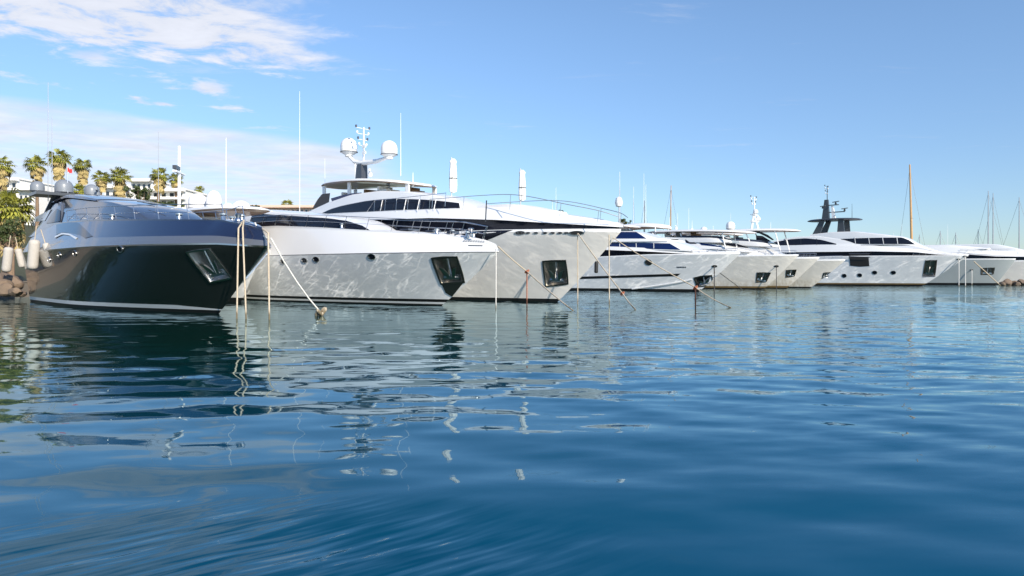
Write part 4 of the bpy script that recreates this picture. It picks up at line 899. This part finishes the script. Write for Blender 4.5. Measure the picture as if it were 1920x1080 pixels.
# ------------------------------------------------------------------ buildings on the shore
def block(e, name, x0, x1, z0, z1, d0, d1, m, y=0): return MB().box(((x0+x1)/2, y+(d0+d1)/2, (z0+z1)/2), (x1-x0, d1-d0, z1-z0)).build(name, m, e, 30)
def building(px0, px1, ytop, ybot, d, lab, floors, m='plaster', depth=12, nwin=6, name='villa', setback=None):
    a, b_ = W(px0, ytop, d), W(px1, ytop, d); gz = ground_at((a.x+b_.x)/2, d)-1; w = b_.x-a.x; top = a.z-gz; low = W(px0, ybot, d).z-gz
    e = empty(name, ((a.x+b_.x)/2, d, gz)); tag(e, lab, 'building', 'buildings on the shore')
    block(e, 'wall', -w/2, w/2, 0, top, 0, depth, m)
    fh = (top-low)/floors
    for f in range(floors):
        zz = low+f*fh
        if f or floors == 1: pass
        block(e, 'balcony_slab', -w/2-.4, w/2+.4, zz+fh-.45, zz+fh-.02, -1.6, -.003, m)
        for i in range(nwin):
            x = -w/2+(i+.5)*w/nwin; ww = w/nwin*.5
            fr = block(e, 'window', x-ww/2-.12, x+ww/2+.12, zz+fh*.12, zz+fh*.62, -.06, -.001, 'plaster'); block(fr, 'pane', x-ww/2, x+ww/2, zz+fh*.15, zz+fh*.59, -.09, -.061, 'window_glass')
    block(e, 'roof', -w/2-.3, w/2+.3, top+.003, top+.35, -.5, depth+.3, m)
    return e
v = building(270,345,356,386,150,'white villa with wide flat roof behind the palms',2,nwin=5)
w2 = building(246,285,338,356,158,'upper white block of the villa behind the dark leafy tree',1,nwin=4,depth=8,name='villa_block')
building(-30,33,336,372,150,'white flat roofed house at the left edge of the photo',2,nwin=5,name='house')
building(36,62,354,385,145,'small white house behind the leftmost grey radome',1,nwin=3,name='house')
building(470,604,387,402,185,'long low pinkish terrace building over the low white yacht',1,'plaster_pink',nwin=16,name='terrace_building')
building(196,246,350,372,165,'cream house half hidden behind the hanging leaved palm',1,nwin=4,name='house')

# ------------------------------------------------------------------ sailing boats behind the row: masts and stays
def sailboat(px, ytop, d, lab, lean=0, m='alloy', r=.12, stays=((-4,.0),(4,.0)), boom=True, hullm='hull_white'):
    t = W(px, ytop, d); H = t.z; e = empty('sailing_boat', (t.x, d, 0), rad(-43)); tag(e, lab, 'sailboat', 'sailing boats behind the yachts')
    rows = []
    for q in np.linspace(0,1,22):
        x = -5+11*q; bw = 1.6*(1-abs(q*1.25-.55)**2.2*1.2) if q < .98 else .02; bw = max(bw, .02); zs = .9+.3*q*q
        rows.append([(x+.5*k*q, bw*(.5+.5*k)*s_, -.4+k*(zs+.4)) for s_, k in ((-1,1),(-1,.6),(-1,.2),(-1,0),(1,0),(1,.2),(1,.6),(1,1))]+[(x+.5*q, 0, zs+.1)])
    MB().grid(rows, closed_v=True).build('hull', hullm, e, 40)
    MB().box((-.8,0,1.35),(3.6,1.7,.6)).build('cabin', 'white', e, 30)
    tp = Vector((lean, 0, H)); MB().tube([(0,0,.8), tp*.5+Vector((0,0,.4)), tp], [r, r*.95, r*.55], 8).build('mast', m, e)
    st = MB()
    for dx, dy in stays: st.tube([tp*.97, (dx, dy, 1.2)], .025, 4)
    for sg in (-1,1): st.tube([tp*.9, (0,sg*1.4,1)], .02, 4)
    st.build('rigging', 'dark_metal', e)
    MB().tube([(0,-1.1,H*.55),(0,1.1,H*.55)], .03, 5).build('spreader', m, e)
    if boom: MB().tube([(0,0,2.2),(-4,0,2.3)], .09, 8).build('boom', m, e)
sailboat(1711,308,168,'classic sailing boat with tall varnished wooden mast, behind the large balcony yacht',-.6,'spar_wood',.30)
sailboat(1853,358,185,'sailing boat with the taller left mast of the close pair',0,'alloy',.16,((-5,0),(5,0)))
sailboat(1862,362,190,'sailing boat with the right mast of the close pair',0,'alloy',.15)
sailboat(1911,370,180,'sailing boat with a single mast near the right edge',0,'alloy',.15,((-6,0),(5,0)))
sailboat(1724,440,190,'small boat with a short grey mast beside the wooden mast',0,'alloy',.14,boom=False)
sailboat(1763,433,190,'small boat with a stub mast between the wooden mast and the pair',0,'alloy',.16,boom=False)
sailboat(1792,436,192,'small boat with a short grey mast nearest the close pair',0,'alloy',.14,boom=False)
sailboat(1834,430,188,'small boat with a short mast left of the close pair',0,'alloy',.12,boom=False)
sailboat(1256,348,150,'sailing boat with a slim yellowish mast over the blue windowed yacht',.3,'spar_wood',.14)
sailboat(1208,376,150,'sailing boat with a dark instrument mast over the blue windowed yacht',0,'dark_metal',.16,((-3,0),(3,0)))
sailboat(1162,322,150,'sailing boat with a thin white mast right of the tall white yacht',0,'white',.07,())
sailboat(1188,350,155,'sailing boat with a faint white mast between two others',0,'white',.06,())

# ------------------------------------------------------------------ water: a real wavy sheet round the camera, flat beyond
WL = np.geomspace(.36, 2.4, 34); ANG = rng.normal(rad(100), rad(34), 34); PH = rng.uniform(0, 2*np.pi, 34)
SL = .0062*np.ones(34)*np.where(WL < .6, .7, 1)
def wave(x, y):
    z = np.zeros_like(x)
    for l, a, p, sl in zip(WL, ANG, PH, SL):
        k = 2*np.pi/l; z += (.85+.2*np.tanh((x-3)/9) if l > .85 else .74+.52*np.tanh((x-3)/8))*sl/k*math.sqrt(2)*np.sin(k*(x*math.cos(a)+y*math.sin(a))+p)
    gust = .75+.45*np.sin(x*.11+.05*y+1.2)*np.sin(y*.09-.04*x+.4)
    return z*gust
xs_ = np.linspace(-46, 46, 720)
ys_ = np.r_[np.arange(-2, 14, .07), np.arange(14, 30, .11), np.arange(30, 70.1, .22)]
X, Y = np.meshgrid(xs_, ys_)
fade = np.clip((46-np.abs(X))/4, 0, 1)*np.clip((Y+2)/1.5, 0, 1)*np.clip((70-Y)/20, 0, 1)
Z = wave(X, Y)*fade
ny, nx = X.shape; V = np.stack([X, Y, Z], -1).reshape(-1, 3)
idx = np.arange(ny*nx).reshape(ny, nx); Fc = np.stack([idx[:-1,:-1], idx[:-1,1:], idx[1:,1:], idx[1:,:-1]], -1).reshape(-1, 4)
E_ = 9000.; x0, x1, y0, y1 = -46., 46., float(ys_[0]), float(ys_[-1])
ov = np.array([[-E_,-E_,0],[E_,-E_,0],[E_,y0,0],[-E_,y0,0],[-E_,y1,0],[E_,y1,0],[E_,E_,0],[-E_,E_,0],[x0,y0,0],[x0,y1,0],[x1,y0,0],[x1,y1,0]])
n0 = len(V); of = np.array([[0,1,2,3],[4,5,6,7],[3,8,9,4],[10,2,5,11]])+n0
V = np.r_[V, ov]; Fc = np.r_[Fc, of]
me = bpy.data.meshes.new('water'); me.vertices.add(len(V)); me.vertices.foreach_set('co', V.astype(np.float32).ravel())
me.loops.add(Fc.size); me.loops.foreach_set('vertex_index', Fc.astype(np.int32).ravel())
me.polygons.add(len(Fc)); me.polygons.foreach_set('loop_start', np.arange(0, Fc.size, 4, dtype=np.int32))
me.update(calc_edges=True); me.validate()
m, nt, b = nodes_of('water'); N, Lk = nt.nodes, nt.links
b.inputs['Roughness'].default_value = .5; b.inputs['Specular IOR Level'].default_value = 0
geo = N.new('ShaderNodeNewGeometry')
def vmath(op, a, b_=None, val=None):
    n = N.new('ShaderNodeVectorMath'); n.operation = op; Lk.new(a, n.inputs[0])
    if b_ is not None: Lk.new(b_, n.inputs[1])
    if val is not None: n.inputs[1].default_value = val
    return n.outputs[0]
def slopes(scale, amp, stretch):
    mp = vmath('MULTIPLY', geo.outputs['Position'], val=stretch)
    t = N.new('ShaderNodeTexNoise'); t.inputs['Scale'].default_value = scale; t.inputs['Detail'].default_value = 2; t.inputs['Roughness'].default_value = .5
    Lk.new(mp, t.inputs['Vector']); c = vmath('SUBTRACT', t.outputs['Color'], val=(.5,.5,.5)); return vmath('MULTIPLY', c, val=(amp*.7, amp, 0))
s1 = slopes(1.3, .12, (.4,1,1)); s2 = slopes(4.5, .22, (.38,1,1))
big = N.new('ShaderNodeTexNoise'); big.inputs['Scale'].default_value = .07; big.inputs['Detail'].default_value = 2; Lk.new(geo.outputs['Position'], big.inputs['Vector'])
mr = N.new('ShaderNodeMapRange'); mr.inputs['From Min'].default_value = .35; mr.inputs['From Max'].default_value = .65; mr.inputs['To Min'].default_value = .12; mr.inputs['To Max'].default_value = 1.2
Lk.new(big.outputs['Fac'], mr.inputs['Value'])
# a cat's paw: fine wind ripples in one patch of the near water
vr = N.new('ShaderNodeVectorRotate'); vr.rotation_type = 'Z_AXIS'; vr.inputs['Angle'].default_value = rad(-38); Lk.new(geo.outputs['Position'], vr.inputs['Vector'])
tp = N.new('ShaderNodeTexNoise'); tp.inputs['Scale'].default_value = 15; tp.inputs['Detail'].default_value = 1; Lk.new(vmath('MULTIPLY', vr.outputs[0], val=(.12,1,1)), tp.inputs['Vector'])
ds = N.new('ShaderNodeVectorMath'); ds.operation = 'LENGTH'; Lk.new(vmath('MULTIPLY', vmath('SUBTRACT', geo.outputs['Position'], val=(-1.6,4.3,0)), val=(.55,1,1)), ds.inputs[0])
m3 = N.new('ShaderNodeMapRange'); m3.interpolation_type = 'SMOOTHSTEP'; m3.inputs['From Min'].default_value = 1.6; m3.inputs['From Max'].default_value = .5; Lk.new(ds.outputs['Value'], m3.inputs['Value'])
s3 = N.new('ShaderNodeVectorMath'); s3.operation = 'SCALE'; Lk.new(vmath('MULTIPLY', vmath('SUBTRACT', tp.outputs['Color'], val=(.5,.5,.5)), val=(.26,.36,0)), s3.inputs[0]); Lk.new(m3.outputs['Result'], s3.inputs['Scale'])
sc = N.new('ShaderNodeVectorMath'); sc.operation = 'SCALE'; Lk.new(vmath('ADD', s1, s2), sc.inputs[0])
px_ = N.new('ShaderNodeSeparateXYZ'); Lk.new(geo.outputs['Position'], px_.inputs[0])        # the yachts shelter the water on the left
sh = N.new('ShaderNodeMapRange'); sh.interpolation_type = 'SMOOTHSTEP'; sh.inputs['From Min'].default_value = -4; sh.inputs['From Max'].default_value = 16; sh.inputs['To Min'].default_value = .4; sh.inputs['To Max'].default_value = 1.7; Lk.new(px_.outputs['X'], sh.inputs['Value'])
sm = N.new('ShaderNodeMath'); sm.operation = 'MULTIPLY'; Lk.new(sh.outputs['Result'], sm.inputs[0]); Lk.new(mr.outputs['Result'], sm.inputs[1]); Lk.new(sm.outputs[0], sc.inputs['Scale'])
nn = vmath('NORMALIZE', vmath('ADD', vmath('ADD', geo.outputs['Normal'], sc.outputs[0]), s3.outputs[0])); gl = N.new('ShaderNodeBsdfGlossy'); gl.inputs['Color'].default_value = (.74,.92,1,1); gl.inputs['Roughness'].default_value = .03; Lk.new(nn, gl.inputs['Normal'])
fr = N.new('ShaderNodeFresnel'); fr.inputs['IOR'].default_value = 1.33; Lk.new(nn, fr.inputs['Normal'])
ms = N.new('ShaderNodeMixShader'); fm = N.new('ShaderNodeMapRange'); fm.inputs['From Min'].default_value = .055; fm.inputs['From Max'].default_value = .88; Lk.new(fr.outputs[0], fm.inputs['Value']); Lk.new(fm.outputs['Result'], ms.inputs['Fac']); Lk.new(b.outputs[0], ms.inputs[1]); Lk.new(gl.outputs[0], ms.inputs[2])
Lk.new(ms.outputs[0], N['Material Output'].inputs['Surface'])
# body colour: open deep blue, greener in the shallow berth; the hulls' dark reflection is painted in along the quay
dq = vmath('SUBTRACT', geo.outputs['Position'], val=tuple(Q0)); dt = N.new('ShaderNodeVectorMath'); dt.operation = 'DOT_PRODUCT'; Lk.new(dq, dt.inputs[0]); dt.inputs[1].default_value = tuple(qu)
wob = N.new('ShaderNodeMath'); wob.operation = 'MULTIPLY_ADD'; Lk.new(big.outputs['Fac'], wob.inputs[0]); wob.inputs[1].default_value = 14; Lk.new(dt.outputs['Value'], wob.inputs[2])
m2 = N.new('ShaderNodeMapRange'); m2.interpolation_type = 'SMOOTHSTEP'; m2.inputs['From Min'].default_value = 60; m2.inputs['From Max'].default_value = 80; Lk.new(wob.outputs[0], m2.inputs['Value'])
mx = N.new('ShaderNodeMix'); mx.data_type = 'RGBA'; Lk.new(m2.outputs['Result'], mx.inputs['Factor'])
mx.inputs['A'].default_value = (.0002,.022,.014,1); mx.inputs['B'].default_value = (.0,.068,.134,1)
Lk.new(mx.outputs['Result'], b.inputs['Base Color'])
tag(link('water', me, 'water', None, 180), kind='structure')

# ------------------------------------------------------------------ sky, sun, camera
SUN_EL, SUN_AZ = rad(27), math.atan2(-.825, .565)          # sun behind the camera, to the right
sd = Vector((math.cos(SUN_EL)*math.cos(SUN_AZ), math.cos(SUN_EL)*math.sin(SUN_AZ), math.sin(SUN_EL)))
w = bpy.data.worlds.new('World'); S.world = w; w.use_nodes = True; nt = w.node_tree; N, Lk = nt.nodes, nt.links
bg = N['Background']; bg.inputs['Strength'].default_value = .12
sky = N.new('ShaderNodeTexSky'); sky.sky_type = 'NISHITA'; sky.sun_disc = False; sky.sun_elevation = SUN_EL; sky.sun_rotation = math.pi/2-SUN_AZ
sky.air_density = 1.0; sky.dust_density = .3; sky.ozone_density = 1.2; sky.altitude = 0
tc = N.new('ShaderNodeTexCoord'); sp = N.new('ShaderNodeSeparateXYZ'); Lk.new(tc.outputs['Generated'], sp.inputs[0])
def M(op, a, b_=None, c=None, clamp=False):
    n = N.new('ShaderNodeMath'); n.operation = op; n.use_clamp = clamp
    for i, q in enumerate((a, b_, c)):
        if q is None: continue
        if isinstance(q, (int, float)): n.inputs[i].default_value = q
        else: Lk.new(q, n.inputs[i])
    return n.outputs[0]
def sstep(v, a, b_):
    n = N.new('ShaderNodeMapRange'); n.interpolation_type = 'SMOOTHSTEP'; n.inputs['From Min'].default_value = a; n.inputs['From Max'].default_value = b_; Lk.new(v, n.inputs['Value']); return n.outputs['Result']
zz = M('MAXIMUM', sp.outputs['Z'], .03); cu = M('DIVIDE', sp.outputs['X'], zz); cv = M('DIVIDE', sp.outputs['Y'], zz)
cb = N.new('ShaderNodeCombineXYZ'); Lk.new(cu, cb.inputs[0]); Lk.new(cv, cb.inputs[1])
def noise(scale, detail, rough, dist=0, off=(0,0,0), st=(1,1,1)):
    mp = N.new('ShaderNodeMapping'); mp.inputs['Location'].default_value = off; mp.inputs['Scale'].default_value = st; mp.inputs['Rotation'].default_value = (0,0,.4); Lk.new(cb.outputs[0], mp.inputs[0])
    n = N.new('ShaderNodeTexNoise'); n.inputs['Scale'].default_value = scale; n.inputs['Detail'].default_value = detail; n.inputs['Roughness'].default_value = rough; n.inputs['Distortion'].default_value = dist
    Lk.new(mp.outputs[0], n.inputs['Vector']); return n.outputs['Fac']
nA = noise(3.0, 9, .64, .35, (3,1,0), (1,1.3,1)); nB = noise(1.1, 7, .58, .2, (7,2,0)); nW = noise(.9, 3, .5, 0, (1,5,0))
# upper bank
edgeA = M('SUBTRACT', M('MULTIPLY_ADD', cu, .5, 4.15), cv)            # >0 inside (overhead side)
mA = M('MULTIPLY', sstep(M('ADD', edgeA, M('MULTIPLY_ADD', nW, 1.0, -.5)), -.25, .5), M('MULTIPLY', sstep(M('MULTIPLY', M('ADD', cu, M('MULTIPLY_ADD', nA, 1.0, -.5)), -1.), .20, 1.25), sstep(cv, 1.2, 2.0)))
dA = sstep(M('ADD', nA, M('MULTIPLY_ADD', mA, .36, -.22)), .46, .65)
dA = M('MULTIPLY', dA, sstep(mA, .0, .12))
# lower bank reaching down to the horizon on the left
edgeB = M('SUBTRACT', cv, M('MULTIPLY_ADD', cu, .85, 6.15))
mB = M('MULTIPLY', sstep(M('ADD', edgeB, M('MULTIPLY_ADD', nW, .7, -.35)), -.05, .35), sstep(M('MULTIPLY', cu, -1.), .9, 1.5))
dB = M('MULTIPLY', mB, M('MULTIPLY_ADD', sstep(nB, .36, .64), .45, .52))
# small scattered puffs
edgeP = M('MULTIPLY', sstep(M('MULTIPLY', cu, -1.), 1.2, 1.7), M('MULTIPLY', sstep(cv, 2.9, 3.2), sstep(M('MULTIPLY', edgeB, -1.), -.1, .3)))
dP = M('MULTIPLY', sstep(noise(2.6, 7, .6, .2, (2,9,0)), .54, .70), edgeP)
dW = M('MULTIPLY', sstep(noise(2.2, 8, .66, .5, (11,4,0), (.5,1.4,1)), .60, .80), .30)
den = M('MULTIPLY', M('MAXIMUM', M('MAXIMUM', M('MAXIMUM', dA, dB), dP), dW), sstep(sp.outputs['Z'], .0, .05))
shade = M('MULTIPLY_ADD', nA, .5, .75)
cc = N.new('ShaderNodeCombineColor'); 
for i, v_ in enumerate((4.7, 4.75, 5.1)): Lk.new(M('MULTIPLY', shade, v_), cc.inputs[i])
lo = N.new('ShaderNodeMix'); lo.data_type = 'RGBA'; Lk.new(sstep(sp.outputs['Z'], -.02, .42), lo.inputs['Factor']); lo.inputs['A'].default_value = (.54,.645,.83,1); lo.inputs['B'].default_value = (.80,.93,1.07,1)
l2 = N.new('ShaderNodeMix'); l2.data_type = 'RGBA'; Lk.new(sstep(sp.outputs['Z'], .36, .75), l2.inputs['Factor']); Lk.new(lo.outputs['Result'], l2.inputs['A']); l2.inputs['B'].default_value = (.5,.78,1.1,1)
tint = N.new('ShaderNodeVectorMath'); tint.operation = 'MULTIPLY'; Lk.new(sky.outputs[0], tint.inputs[0]); Lk.new(l2.outputs['Result'], tint.inputs[1])
mx = N.new('ShaderNodeMix'); mx.data_type = 'RGBA'; Lk.new(M('MULTIPLY', den, .88), mx.inputs['Factor']); Lk.new(tint.outputs[0], mx.inputs['A']); Lk.new(cc.outputs[0], mx.inputs['B'])
Lk.new(mx.outputs['Result'], bg.inputs['Color'])
sl = bpy.data.lights.new('sun', 'SUN'); sl.energy = 4.2; sl.angle = rad(.5); sl.color = (1,.90,.76)
so = bpy.data.objects.new('sun', sl); COL.objects.link(so); so.rotation_euler = sd.to_track_quat('Z', 'Y').to_euler()
cam = bpy.data.cameras.new('camera'); co = bpy.data.objects.new('camera', cam); COL.objects.link(co)
co.location = (0,0,CAMH); co.rotation_euler = (rad(90),0,0); cam.sensor_width = 36; cam.lens = F/1920*36; cam.shift_y = (HY-540)/1920; cam.clip_end = 20000
S.camera = co
S.view_settings.view_transform = 'Standard'; S.view_settings.look = 'None'; S.view_settings.gamma = 1; S.view_settings.exposure = .6
S.render.engine = 'CYCLES'; S.cycles.max_bounces = 8; S.cycles.sample_clamp_indirect = 6
